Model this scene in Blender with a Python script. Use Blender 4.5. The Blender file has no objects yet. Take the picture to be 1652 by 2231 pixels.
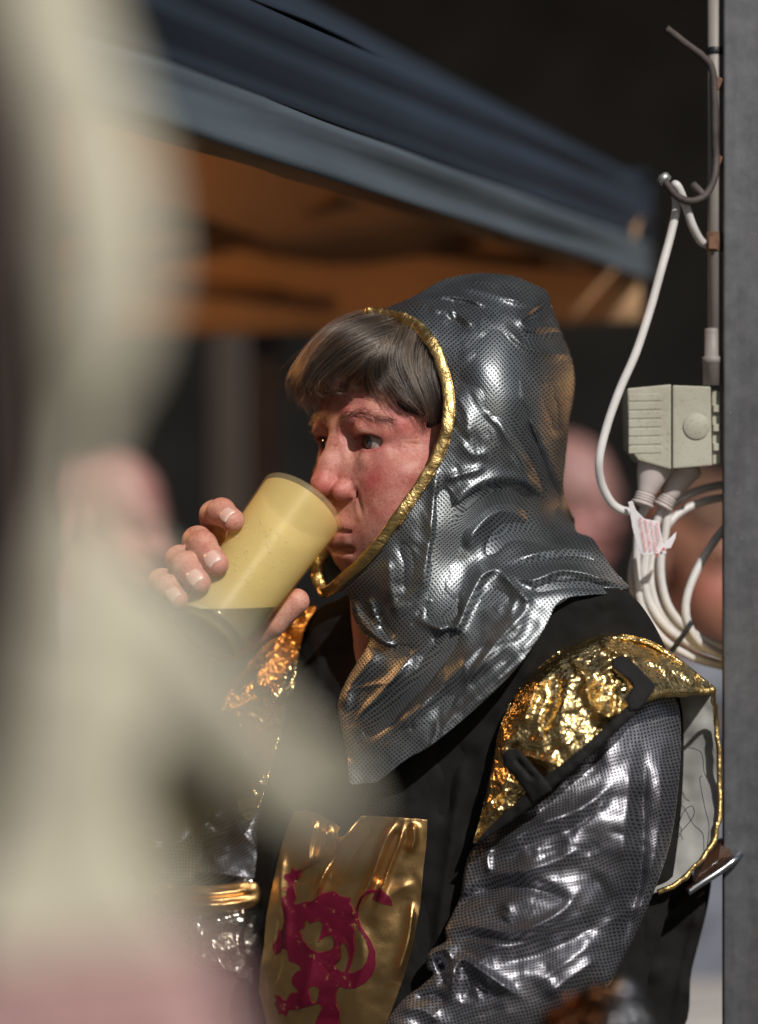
import bpy, bmesh, math, random
import numpy as np
from mathutils import Vector, Matrix

scene = bpy.context.scene
COL = scene.collection
rng = np.random.default_rng(7)
random.seed(7)

# ------------------------------------------------------------------ camera
CAM_Z = 1.55
LENS, SENSOR, VH = 85.0, 36.0, 2231.0
K = SENSOR / LENS / VH            # metres per drawing unit per metre of distance
cam_data = bpy.data.cameras.new("camera")
cam = bpy.data.objects.new("camera", cam_data)
COL.objects.link(cam)
cam.location = (0, 0, CAM_Z)
cam.rotation_euler = (math.radians(90), 0, 0)
cam_data.sensor_fit = 'VERTICAL'
cam_data.sensor_height = SENSOR
cam_data.lens = LENS
cam_data.clip_start = 0.05
cam_data.clip_end = 400
cam_data.dof.use_dof = True
cam_data.dof.focus_distance = 1.862
cam_data.dof.aperture_fstop = 1.9
scene.camera = cam

# ------------------------------------------------------------------ sky, sun, exposure
SUN_TO = Vector((0.29, -0.72, 0.61)).normalized()
world = bpy.data.worlds.new("World")
scene.world = world
world.use_nodes = True
wn = world.node_tree
bg = wn.nodes["Background"]
sky = wn.nodes.new("ShaderNodeTexSky")
sky.sky_type = 'NISHITA'
sky.sun_disc = False
sky.sun_elevation = math.asin(SUN_TO.z)
sky.sun_rotation = math.atan2(SUN_TO.x, SUN_TO.y)
sky.air_density = 1.0
sky.dust_density = 2.0
wn.links.new(sky.outputs[0], bg.inputs[0])
bg.inputs[1].default_value = 0.05
sun_data = bpy.data.lights.new("sun", 'SUN')
sun_data.energy = 3.9
sun_data.angle = math.radians(0.9)
sun_data.color = (1.0, 0.955, 0.90)
sun = bpy.data.objects.new("sun", sun_data)
COL.objects.link(sun)
sun.rotation_euler = SUN_TO.to_track_quat('Z', 'Y').to_euler()
sun.location = (3, -5, 8)
vs = scene.view_settings
vs.view_transform = 'Standard'
vs.look = 'None'
vs.exposure = -0.10
vs.gamma = 1.0
vs.use_curve_mapping = False
scene.display_settings.display_device = 'sRGB'
scene.cycles.use_denoising = True
scene.cycles.max_bounces = 8
scene.cycles.transparent_max_bounces = 12
scene.cycles.sample_clamp_indirect = 6.0

# ------------------------------------------------------------------ helpers
def W(u, v, y):
    """a point at distance y (m) seen at drawing position u, v"""
    return ((u - 826.0) * K * y, y, CAM_Z - (v - 1115.5) * K * y)

def WN(u, v, y):
    return np.stack([(u - 826.0) * K * y, y, CAM_Z - (v - 1115.5) * K * y], -1)

def link(o, parent=None):
    COL.objects.link(o)
    if parent is not None:
        o.parent = parent
    return o

def tag(o, label=None, cat=None, group=None, kind=None):
    if label: o["label"] = label
    if cat: o["category"] = cat
    if group: o["group"] = group
    if kind: o["kind"] = kind
    return o

def empty(name, loc, label=None, cat=None, group=None):
    # things keep their parts in world coordinates: the empty sits at the base and the
    # children carry the inverse of that offset
    o = bpy.data.objects.new(name, None)
    o.location = loc
    o.empty_display_size = 0.05
    COL.objects.link(o)
    return tag(o, label, cat, group)

def root_of(o):
    off = Vector((0, 0, 0))
    while o is not None:
        off += o.location
        o = o.parent
    return off

def add_mesh(name, me, mat=None, parent=None, smooth=True):
    if mat is not None:
        me.materials.append(mat)
    if smooth:
        me.polygons.foreach_set("use_smooth", [True] * len(me.polygons))
    o = bpy.data.objects.new(name, me)
    COL.objects.link(o)
    if parent is not None:
        o.parent = parent
        off = root_of(parent)
        me.transform(Matrix.Translation(-off))
    return o

def mesh_np(name, V, F, mat=None, parent=None, smooth=True, uv=None, col=None):
    V = np.ascontiguousarray(V, dtype=np.float32)
    me = bpy.data.meshes.new(name)
    F = np.asarray(F, dtype=np.int32)
    n = F.shape[1]
    me.vertices.add(len(V))
    me.vertices.foreach_set("co", V.ravel())
    me.loops.add(F.size)
    me.loops.foreach_set("vertex_index", F.ravel())
    me.polygons.add(len(F))
    me.polygons.foreach_set("loop_start", np.arange(0, F.size, n, dtype=np.int32))
    me.polygons.foreach_set("loop_total", np.full(len(F), n, dtype=np.int32))
    if uv is not None:
        l = me.uv_layers.new(name="UVMap")
        l.data.foreach_set("uv", np.ascontiguousarray(uv[F.ravel()], dtype=np.float32).ravel())
    if col is not None:
        a = me.color_attributes.new("Col", 'FLOAT_COLOR', 'POINT')
        c4 = np.ones((len(V), 4), np.float32)
        c4[:, :3] = col
        a.data.foreach_set("color", c4.ravel())
    me.update(calc_edges=True)
    me.validate()
    return add_mesh(name, me, mat, parent, smooth)

def bm_obj(name, bm, mat=None, parent=None, smooth=False):
    bmesh.ops.recalc_face_normals(bm, faces=bm.faces)
    me = bpy.data.meshes.new(name)
    bm.to_mesh(me)
    bm.free()
    return add_mesh(name, me, mat, parent, smooth)

def spline(pts, n=8, closed=False):
    """Catmull-Rom through points"""
    P = np.asarray(pts, float)
    if closed:
        Q = np.vstack([P[-1], P, P[0], P[1]])
    else:
        Q = np.vstack([2 * P[0] - P[1], P, 2 * P[-1] - P[-2]])
    out = []
    t = np.linspace(0, 1, n, endpoint=False)[:, None]
    for i in range(len(Q) - 3):
        a, b, c, d = Q[i:i + 4]
        out.append(0.5 * (2 * b + (c - a) * t + (2 * a - 5 * b + 4 * c - d) * t ** 2 + (3 * b - a - 3 * c + d) * t ** 3))
    out = np.vstack(out)
    if not closed:
        out = np.vstack([out, P[-1]])
    return out

def tube(name, pts, r, mat, parent=None, seg=12, n=8, flat=1.0, caps=True, rfun=None, up=(0, -1, 0), jitter=0.0):
    """round or flattened tube along a smooth curve through world points"""
    C = spline(pts, n) if n > 1 else np.asarray(pts, float)
    m = len(C)
    T = np.gradient(C, axis=0)
    T /= np.linalg.norm(T, axis=1)[:, None] + 1e-12
    upv = np.array(up, float)
    A = np.cross(T, upv)
    bad = np.linalg.norm(A, axis=1) < 1e-3
    A[bad] = np.cross(T[bad], [1.0, 0, 0])
    A /= np.linalg.norm(A, axis=1)[:, None]
    B = np.cross(A, T)
    th = np.linspace(0, 2 * np.pi, seg, endpoint=False)
    rr = np.full(m, float(r)) if rfun is None else np.array([rfun(i / (m - 1)) for i in range(m)])
    if jitter:
        x_ = np.arange(m) * 0.45 + rng.uniform(0, 50)
        rr = rr * (1 + jitter * vnoise(x_, x_ * 0.3))
    V = (C[:, None, :] + rr[:, None, None] * (np.cos(th)[None, :, None] * A[:, None, :]
                                              + flat * np.sin(th)[None, :, None] * B[:, None, :])).reshape(-1, 3)
    F = []
    for i in range(m - 1):
        for j in range(seg):
            k = (j + 1) % seg
            F.append((i * seg + j, i * seg + k, (i + 1) * seg + k, (i + 1) * seg + j))
    V = list(map(tuple, V))
    if caps:
        V.append(tuple(C[0])); V.append(tuple(C[-1]))
        a, b = len(V) - 2, len(V) - 1
        for j in range(seg):
            k = (j + 1) % seg
            F.append((a, k, j)); F.append((b, (m - 1) * seg + j, (m - 1) * seg + k))
    me = bpy.data.meshes.new(name)
    me.from_pydata(V, [], F)
    return add_mesh(name, me, mat, parent)

def box_bm(bm, c, s, rot=None, bevel=0.0):
    r = bmesh.ops.create_cube(bm, size=1.0)
    vs_ = r['verts']
    bmesh.ops.scale(bm, verts=vs_, vec=s)
    if rot is not None:
        bmesh.ops.rotate(bm, verts=vs_, cent=(0, 0, 0), matrix=rot)
    bmesh.ops.translate(bm, verts=vs_, vec=c)
    if bevel > 0:
        es = list({e for v in vs_ for e in v.link_edges})
        bmesh.ops.bevel(bm, geom=es, offset=bevel, segments=2, affect='EDGES', profile=0.6)
    return bm

def box(name, c, s, mat, parent=None, rot=None, bevel=0.0):
    bm = bmesh.new()
    box_bm(bm, c, s, rot, bevel)
    return bm_obj(name, bm, mat, parent)

def prism(name, uvpts, y0, y1, mat, parent=None, bevel=0.0):
    """outline in drawing units at distance y0, extruded back to y1 (same size)"""
    bm = bmesh.new()
    pts = [W(u, v, y0) for u, v in uvpts]
    a = [bm.verts.new(p) for p in pts]
    b = [bm.verts.new((p[0], y1, p[2])) for p in pts]
    bm.faces.new(a)
    bm.faces.new(b[::-1])
    for i in range(len(a)):
        j = (i + 1) % len(a)
        bm.faces.new((a[i], b[i], b[j], a[j]))
    if bevel:
        bmesh.ops.bevel(bm, geom=list(bm.edges), offset=bevel, segments=2, affect='EDGES', profile=0.6)
    return bm_obj(name, bm, mat, parent)

def lathe(name, prof, origin, axis, mat, parent=None, seg=48, cap=True):
    """prof: (radius, distance along axis)"""
    ax = Vector(axis).normalized()
    q = Vector((0, 0, 1)).rotation_difference(ax)
    V, F = [], []
    n = len(prof)
    for r, t in prof:
        for j in range(seg):
            a = 2 * math.pi * j / seg
            V.append(Vector(origin) + q @ Vector((r * math.cos(a), r * math.sin(a), t)))
    for i in range(n - 1):
        for j in range(seg):
            k = (j + 1) % seg
            F.append((i * seg + j, i * seg + k, (i + 1) * seg + k, (i + 1) * seg + j))
    if cap:
        F.append(tuple(range(seg))[::-1])
        F.append(tuple((n - 1) * seg + j for j in range(seg)))
    me = bpy.data.meshes.new(name)
    me.from_pydata([tuple(v) for v in V], [], F)
    return add_mesh(name, me, mat, parent)

# value noise ---------------------------------------------------------------
_ng = rng.standard_normal((64, 64, 16)).astype(np.float32)
def vnoise(x, y, z=None):
    z = np.zeros_like(x) if z is None else z
    xi, yi, zi = np.floor(x).astype(int), np.floor(y).astype(int), np.floor(z).astype(int)
    fx, fy, fz = x - xi, y - yi, z - zi
    fx, fy, fz = [f * f * f * (f * (f * 6 - 15) + 10) for f in (fx, fy, fz)]
    g = lambda a, b, c: _ng[(xi + a) % 64, (yi + b) % 64, (zi + c) % 16]
    r = 0
    for a in (0, 1):
        for b in (0, 1):
            for c in (0, 1):
                r = r + g(a, b, c) * (fx if a else 1 - fx) * (fy if b else 1 - fy) * (fz if c else 1 - fz)
    return r

def fbm(x, y, z=None, oct=4):
    r, a = 0, 1.0
    for i in range(oct):
        r = r + a * vnoise(x * 2 ** i + 17.3 * i, y * 2 ** i + 5.1 * i, None if z is None else z * 2 ** i)
        a *= 0.5
    return r

# distance to polylines ------------------------------------------------------
def seg_dist(P, L):
    """distance of points P (n,2/3) to polyline L, and parameter 0..1 along it, and signed side (2D)"""
    best = np.full(len(P), 1e9); par = np.zeros(len(P)); side = np.zeros(len(P)); near = np.zeros_like(P)
    seglen = np.linalg.norm(np.diff(L, axis=0), axis=1)
    cum = np.concatenate([[0], np.cumsum(seglen)])
    for i in range(len(L) - 1):
        a, b = L[i], L[i + 1]
        ab = b - a
        t = np.clip(((P - a) @ ab) / (ab @ ab + 1e-12), 0, 1)
        q = a + t[:, None] * ab
        dv = P - q
        d = np.sqrt((dv ** 2).sum(1))
        m = d < best
        best[m] = d[m]
        par[m] = ((cum[i] + t * seglen[i]) / (cum[-1] + 1e-12))[m]
        near[m] = q[m]
        if P.shape[1] == 2:
            side[m] = np.sign(ab[0] * dv[:, 1] - ab[1] * dv[:, 0])[m]
    return best, par, side, near

def inside_poly(P, L):
    x, y = P[:, 0], P[:, 1]
    r = np.zeros(len(P), bool)
    n = len(L)
    for i in range(n):
        x1, y1 = L[i]; x2, y2 = L[(i + 1) % n]
        if y1 == y2: continue
        c = ((y1 > y) != (y2 > y)) & (x < (x2 - x1) * (y - y1) / (y2 - y1) + x1)
        r ^= c
    return r

def tps(ctrl):
    C = np.asarray(ctrl, float)
    X, Y = C[:, :2] / 300.0, C[:, 2]
    def U(r2):
        return np.where(r2 > 1e-12, r2 * np.log(r2 + 1e-12), 0)
    n = len(C)
    D2 = ((X[:, None] - X[None]) ** 2).sum(-1)
    A = np.zeros((n + 3, n + 3))
    A[:n, :n] = U(D2) + np.eye(n) * 0.01
    A[:n, n] = 1; A[:n, n + 1:] = X
    A[n, :n] = 1; A[n + 1:, :n] = X.T
    w = np.linalg.solve(A, np.concatenate([Y, [0, 0, 0]]))
    def f(P):
        Q = P / 300.0
        r = np.full(len(P), w[n]) + Q @ w[n + 1:]
        for i in range(n):
            r += w[i] * U(((Q - X[i]) ** 2).sum(1))
        return r
    return f

def fold_field(P, folds):
    """sum of fold ridges (mm towards the viewer). fold = (points, width, height[, asym])"""
    d = np.zeros(len(P))
    for f in folds:
        pts, w, amp = f[0], f[1], f[2]
        asym = f[3] if len(f) > 3 else 0.0
        L = spline(pts, 6)
        lo, hi = L.min(0) - 3.2 * w * 2, L.max(0) + 3.2 * w * 2
        m = ((P > lo) & (P < hi)).all(1)
        if not m.any(): continue
        dd, par, side, _ = seg_dist(P[m], L)
        ww = w * np.where(side > 0, 1 + asym, 1 - asym)
        endt = np.clip(np.minimum(par, 1 - par) / 0.22, 0, 1)
        endt = endt * endt * (3 - 2 * endt)
        d[m] += amp * np.exp(-(dd / ww) ** (1.45 if amp > 0 else 1.8)) * (0.12 + 0.88 * endt)
    return d

def relief(name, poly, mat, parent=None, step=4, y0=1.9, depth=None, bulge=0.0, folds=(), noise=(),
           rounds=(), holes=(), thick=2.0, back=None, uvrot=0.0, uvwarp=0.30, smooth_poly=True, n_spl=6, proj=None, col=None, fdepth=None):
    """cloth or body surface over an outline: real depth, folds, thickness; closed at the back.
    depth: function(P)->mm distance; bulge: inflation factor of the outline (1 = round section)."""
    L = spline(poly, n_spl, True) if smooth_poly else np.asarray(poly, float)
    HL = [spline(h, n_spl, True) if smooth_poly else np.asarray(h, float) for h in holes]
    lo, hi = L.min(0) - 2 * step, L.max(0) + 2 * step
    nu, nv = int((hi[0] - lo[0]) / step) + 2, int((hi[1] - lo[1]) / step) + 2
    U_, V_ = np.meshgrid(lo[0] + step * np.arange(nu), lo[1] + step * np.arange(nv), indexing='ij')
    P = np.stack([U_.ravel(), V_.ravel()], 1)
    ins = inside_poly(P, L)
    for h in HL:
        ins &= ~inside_poly(P, h)
    I = ins.reshape(nu, nv)
    pad = np.pad(I, 1)
    nb = np.zeros_like(I)
    for a in (0, 1, 2):
        for b in (0, 1, 2):
            nb |= pad[a:a + nu, b:b + nv]
    out = (nb & ~I).ravel()
    # snap
    ring = [np.vstack([l, l[:1]]) for l in [L] + HL]
    idx = np.where(out)[0]
    bd = np.full(len(idx), 1e9); bn = P[idx].copy()
    for r in ring:
        d, _, _, q = seg_dist(P[idx], r)
        m = d < bd
        bd[m] = d[m]; bn[m] = q[m]
    P[idx] = bn
    use = ins | out
    Ug = use.reshape(nu, nv)
    q = Ug[:-1, :-1] & Ug[1:, :-1] & Ug[1:, 1:] & Ug[:-1, 1:]
    anyin = I[:-1, :-1] | I[1:, :-1] | I[1:, 1:] | I[:-1, 1:]
    q &= anyin
    gi, gj = np.where(q)
    vid = lambda i, j: i * nv + j
    F = np.stack([vid(gi, gj), vid(gi, gj + 1), vid(gi + 1, gj + 1), vid(gi + 1, gj)], 1)
    used = np.unique(F)
    remap = np.full(nu * nv, -1); remap[used] = np.arange(len(used))
    F = remap[F]
    Q = P[used]
    y = depth(Q) if depth is not None else np.full(len(Q), y0 * 1000.0)
    h = np.zeros(len(Q))
    if bulge:
        phi = np.zeros((nu, nv))
        # coarse-to-fine relaxation
        lvls = []
        k = 1
        while min(nu, nv) / k > 14: lvls.append(k); k *= 2
        prev = None
        for k in (lvls or [1])[::-1]:
            Ik = I[::k, ::k]
            ph = np.zeros(Ik.shape)
            if prev is not None:
                up = np.repeat(np.repeat(prev, 2, 0), 2, 1)
                a, b = min(up.shape[0], ph.shape[0]), min(up.shape[1], ph.shape[1])
                ph[:a, :b] = up[:a, :b]
            ph *= Ik
            s2 = (step * k) ** 2
            for it in range(260):
                pp = np.pad(ph, 1)
                ph = (0.25 * (pp[2:, 1:-1] + pp[:-2, 1:-1] + pp[1:-1, 2:] + pp[1:-1, :-2]) + 0.5 * s2) * Ik
            prev = ph
        phi = prev
        h = np.sqrt(np.maximum(phi, 0)).ravel()[used]
        h = h * K * y0 * 1000.0 * bulge
    add = np.zeros(len(Q))
    for (pl, R) in rounds:
        pl = spline(pl, 6)
        d, *_ = seg_dist(Q, pl)
        t = np.clip(1 - d / R, 0, 1)
        add += (1 - np.sqrt(np.maximum(1 - t * t, 0))) * R * K * y0 * 1000.0
    fd = fold_field(Q, folds)
    if fdepth is not None:
        fd = fd + fdepth(Q)
    for (sc, amp, *o) in noise:
        an = o[0] if o else 1.0
        fd = fd + amp * fbm(Q[:, 0] / sc, Q[:, 1] / (sc * an), oct=2)
    yf = y - h + add - fd
    yb = (y + h * 0.9 + add + thick) if back is None else np.maximum(y + add + back, yf + thick)
    Vf = WN(Q[:, 0], Q[:, 1], yf / 1000.0)
    Vb = WN(Q[:, 0], Q[:, 1], yb / 1000.0)
    n = len(Q)
    # boundary edges
    E = np.vstack([F[:, [0, 1]], F[:, [1, 2]], F[:, [2, 3]], F[:, [3, 0]]])
    key = np.sort(E, 1); key = key[:, 0].astype(np.int64) * n + key[:, 1]
    uq, inv, cnt = np.unique(key, return_inverse=True, return_counts=True)
    be = E[cnt[inv] == 1]
    S = np.stack([be[:, 1], be[:, 0], be[:, 0] + n, be[:, 1] + n], 1)
    Fa = np.vstack([F, F[:, ::-1] + n, S])
    mm = K * y0 * 1000.0
    dd = fd * uvwarp
    uu, vv = Q[:, 0] * mm + dd, Q[:, 1] * mm + dd * 0.7
    c, s = math.cos(uvrot), math.sin(uvrot)
    uv = np.stack([c * uu - s * vv, s * uu + c * vv], 1)
    uv = np.vstack([uv, uv])
    cc = None
    if col is not None:
        c1 = col(Q)
        cc = np.vstack([c1, c1])
    return mesh_np(name, np.vstack([Vf, Vb]), Fa, mat, parent, True, uv, cc)

# signed distance bodies -----------------------------------------------------
def ell(p, c, r):
    q = (p - np.array(c, np.float32))
    r = np.array(r, np.float32)
    k0 = np.sqrt(((q / r) ** 2).sum(1)) + 1e-6
    k1 = np.sqrt(((q / (r * r)) ** 2).sum(1)) + 1e-9
    return k0 * (k0 - 1) / k1

def cap(p, a, b, ra, rb=None):
    rb = ra if rb is None else rb
    a = np.array(a, np.float32); b = np.array(b, np.float32)
    ab = b - a
    t = np.clip(((p - a) @ ab) / (ab @ ab + 1e-9), 0, 1)
    d = np.sqrt(((p - a - t[:, None] * ab) ** 2).sum(1))
    return d - (ra + (rb - ra) * t)

def chain(p, pts, rs, k=3.0):
    d = None
    for i in range(len(pts) - 1):
        e = cap(p, pts[i], pts[i + 1], rs[i], rs[i + 1])
        d = e if d is None else smin(d, e, k)
    return d

def smin(a, b, k):
    h = np.clip(0.5 + 0.5 * (b - a) / k, 0, 1)
    return b + (a - b) * h - k * h * (1 - h)

def smax(a, b, k):
    return -smin(-a, -b, k)

def sdf_mesh(f, lo, hi, h):
    """surface of f<0 as quads (coarse-to-fine evaluation, surface nets, projected onto f)"""
    lo = np.array(lo, float); hi = np.array(hi, float)
    B = 4
    nc = np.ceil((hi - lo) / (h * B)).astype(int) + 1
    n = nc * B + 1
    ax = [lo[i] + h * np.arange(n[i]) for i in range(3)]
    cx = [a[::B] for a in ax]
    G = np.stack(np.meshgrid(*cx, indexing='ij'), -1).reshape(-1, 3).astype(np.float32)
    dc = f(G).reshape(nc + 1)
    D = np.repeat(np.repeat(np.repeat(dc, B, 0), B, 1), B, 2)[:n[0], :n[1], :n[2]].astype(np.float32)
    near = np.abs(dc) < h * B * 2.2
    nz = np.argwhere(near)
    mask = np.zeros(tuple(n), bool)
    for o in np.ndindex(B * 2 - 1, B * 2 - 1, B * 2 - 1):
        idx = nz * B + np.array(o) - (B - 1)
        ok = ((idx >= 0) & (idx < n)).all(1)
        idx = idx[ok]
        mask[idx[:, 0], idx[:, 1], idx[:, 2]] = True
    ii = np.argwhere(mask)
    pts = (lo + ii * h).astype(np.float32)
    vals = np.empty(len(pts), np.float32)
    for s in range(0, len(pts), 400000):
        vals[s:s + 400000] = f(pts[s:s + 400000])
    D[ii[:, 0], ii[:, 1], ii[:, 2]] = vals
    S = D < 0
    c = [S[a:n[0] - 1 + a, b:n[1] - 1 + b, e:n[2] - 1 + e] for a in (0, 1) for b in (0, 1) for e in (0, 1)]
    allin = c[0].copy(); anyin = c[0].copy()
    for q in c[1:]:
        allin &= q; anyin |= q
    act = anyin & ~allin
    cells = np.argwhere(act)
    cid = np.full(act.shape, -1, np.int64)
    cid[act] = np.arange(len(cells))
    acc = np.zeros((len(cells), 3)); cnt = np.zeros(len(cells))
    cor = [(a, b, e) for a in (0, 1) for b in (0, 1) for e in (0, 1)]
    for i in range(8):
        for j in range(i + 1, 8):
            if sum(abs(cor[i][k] - cor[j][k]) for k in range(3)) != 1: continue
            A = cells + cor[i]; Bq = cells + cor[j]
            da = D[A[:, 0], A[:, 1], A[:, 2]]; db = D[Bq[:, 0], Bq[:, 1], Bq[:, 2]]
            m = (da < 0) != (db < 0)
            t = np.where(m, da / (da - db + 1e-20), 0)
            acc[m] += (A + t[:, None] * (Bq - A))[m]
            cnt[m] += 1
    V = lo + h * acc / cnt[:, None]
    quads = []
    for axis in range(3):
        sl0 = [slice(None)] * 3; sl1 = [slice(None)] * 3
        sl0[axis] = slice(0, -1); sl1[axis] = slice(1, None)
        a, b = S[tuple(sl0)], S[tuple(sl1)]
        e = np.argwhere(a != b)
        o1, o2 = [(1, 2), (2, 0), (0, 1)][axis]
        ok = (e[:, o1] > 0) & (e[:, o2] > 0) & (e[:, o1] < n[o1] - 1) & (e[:, o2] < n[o2] - 1)
        e = e[ok]
        flip = a[e[:, 0], e[:, 1], e[:, 2]]
        def cidx(d1, d2):
            q = e.copy(); q[:, o1] -= d1; q[:, o2] -= d2
            return cid[q[:, 0], q[:, 1], q[:, 2]]
        q = np.stack([cidx(1, 1), cidx(0, 1), cidx(0, 0), cidx(1, 0)], 1)
        q[~flip] = q[~flip][:, ::-1]
        quads.append(q)
    F = np.vstack(quads)
    F = F[(F >= 0).all(1)]
    for it in range(2):
        p = V.astype(np.float32)
        d = f(p)
        g = grad(f, p, h * 0.5)
        g2 = (g ** 2).sum(1) + 1e-6
        V = V - np.clip(d / g2, -h, h)[:, None] * g * 0.8
    return V, F

def grad(f, p, e):
    g = np.zeros((len(p), 3))
    for k in range(3):
        o = np.zeros(3, np.float32); o[k] = e
        g[:, k] = (f(p + o) - f(p - o)) / (2 * e)
    return g

# ------------------------------------------------------------------ materials
def mat_base(name):
    m = bpy.data.materials.new(name)
    m.use_nodes = True
    nt = m.node_tree
    return m, nt, nt.nodes["Principled BSDF"]

def nmath(nt, op, a, b=None, clamp=False):
    n = nt.nodes.new("ShaderNodeMath"); n.operation = op; n.use_clamp = clamp
    for i, x in enumerate((a, b)):
        if x is None: continue
        if isinstance(x, (int, float)): n.inputs[i].default_value = x
        else: nt.links.new(x, n.inputs[i])
    return n.outputs[0]

def nnoise(nt, scale, detail=4, rough=0.55, vec=None, dist=0.0):
    n = nt.nodes.new("ShaderNodeTexNoise")
    n.inputs["Scale"].default_value = scale
    n.inputs["Detail"].default_value = detail
    n.inputs["Roughness"].default_value = rough
    n.inputs["Distortion"].default_value = dist
    if vec is None:
        tc = nt.nodes.new("ShaderNodeTexCoord")
        vec = tc.outputs["Object"]
    nt.links.new(vec, n.inputs["Vector"])
    return n.outputs["Fac"]

def nramp(nt, fac, stops):
    r = nt.nodes.new("ShaderNodeValToRGB")
    el = r.color_ramp.elements
    while len(el) < len(stops): el.new(0.5)
    for e, (p, c) in zip(el, stops):
        e.position = p
        e.color = (*c, 1) if len(c) == 3 else c
    nt.links.new(fac, r.inputs[0])
    return r.outputs[0]

def nbump(nt, h, dist=0.001, strength=1.0, normal=None):
    b = nt.nodes.new("ShaderNodeBump")
    b.inputs["Strength"].default_value = strength
    b.inputs["Distance"].default_value = dist
    nt.links.new(h, b.inputs["Height"])
    if normal is not None: nt.links.new(normal, b.inputs["Normal"])
    return b.outputs[0]

def simple(name, c, rough=0.6, metal=0.0, var=0.25, scale=30.0, bump=0.0, bscale=200.0, sheen=0.0, spec=0.5, trans=0.0):
    m, nt, b = mat_base(name)
    f = nnoise(nt, scale, 5)
    c0 = tuple(x * (1 - var) for x in c); c1 = tuple(min(1, x * (1 + var)) for x in c)
    nt.links.new(nramp(nt, f, [(0.3, c0), (0.7, c1)]), b.inputs["Base Color"])
    b.inputs["Roughness"].default_value = rough
    b.inputs["Metallic"].default_value = metal
    b.inputs["Specular IOR Level"].default_value = spec
    if sheen:
        b.inputs["Sheen Weight"].default_value = sheen
        b.inputs["Sheen Roughness"].default_value = 0.5
    if bump:
        nt.links.new(nbump(nt, nnoise(nt, bscale, 3), 0.001, bump), b.inputs["Normal"])
    return m

def silver_fabric(name, tint=(0.60, 0.63, 0.66), pitch=2.5, rough=0.30):
    m, nt, b = mat_base(name)
    uv = nt.nodes.new("ShaderNodeUVMap"); uv.uv_map = "UVMap"
    sep = nt.nodes.new("ShaderNodeSeparateXYZ")
    # slight wander so that the net is not ruled
    nz = nt.nodes.new("ShaderNodeTexNoise"); nz.inputs["Scale"].default_value = 0.035; nz.inputs["Detail"].default_value = 2
    nt.links.new(uv.outputs[0], nz.inputs["Vector"])
    mv = nt.nodes.new("ShaderNodeVectorMath"); mv.operation = 'MULTIPLY_ADD'
    mv.inputs[1].default_value = (6, 6, 6)
    nt.links.new(nz.outputs["Color"], mv.inputs[0]); nt.links.new(uv.outputs[0], mv.inputs[2])
    nt.links.new(mv.outputs[0], sep.inputs[0])
    k = math.pi / pitch
    sx = nmath(nt, 'ABSOLUTE', nmath(nt, 'SINE', nmath(nt, 'MULTIPLY', sep.outputs[0], k)))
    sy = nmath(nt, 'ABSOLUTE', nmath(nt, 'SINE', nmath(nt, 'MULTIPLY', sep.outputs[1], k)))
    hole = nmath(nt, 'MINIMUM', sx, sy)            # 1 in the middle of a cell, 0 on a thread
    mr = nt.nodes.new("ShaderNodeMapRange"); mr.interpolation_type = 'SMOOTHSTEP'
    mr.inputs[1].default_value = 0.38; mr.inputs[2].default_value = 0.85
    mr.inputs[3].default_value = 1.0; mr.inputs[4].default_value = 0.0
    nt.links.new(hole, mr.inputs[0])
    thread = mr.outputs[0]
    fine = nnoise(nt, 900, 2)
    worn = nnoise(nt, 22, 3)
    colr = nramp(nt, thread, [(0.0, (0.075, 0.075, 0.085)), (1.0, tint)])
    mx = nt.nodes.new("ShaderNodeMix"); mx.data_type = 'RGBA'; mx.blend_type = 'MULTIPLY'
    mx.inputs[0].default_value = 0.8
    nt.links.new(colr, mx.inputs[6])
    nt.links.new(nramp(nt, worn, [(0.35, (0.55, 0.55, 0.57)), (0.65, (1, 1, 1))]), mx.inputs[7])
    nt.links.new(mx.outputs[2], b.inputs["Base Color"])
    b.inputs["Metallic"].default_value = 0.88
    rr = nmath(nt, 'ADD', nmath(nt, 'MULTIPLY', fine, 0.16), rough - 0.06)
    nt.links.new(rr, b.inputs["Roughness"])
    hgt = nmath(nt, 'ADD', nmath(nt, 'MULTIPLY', thread, 0.5), nmath(nt, 'MULTIPLY', fine, 0.5))
    nt.links.new(nbump(nt, hgt, 0.0005, 0.40), b.inputs["Normal"])
    return m

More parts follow.
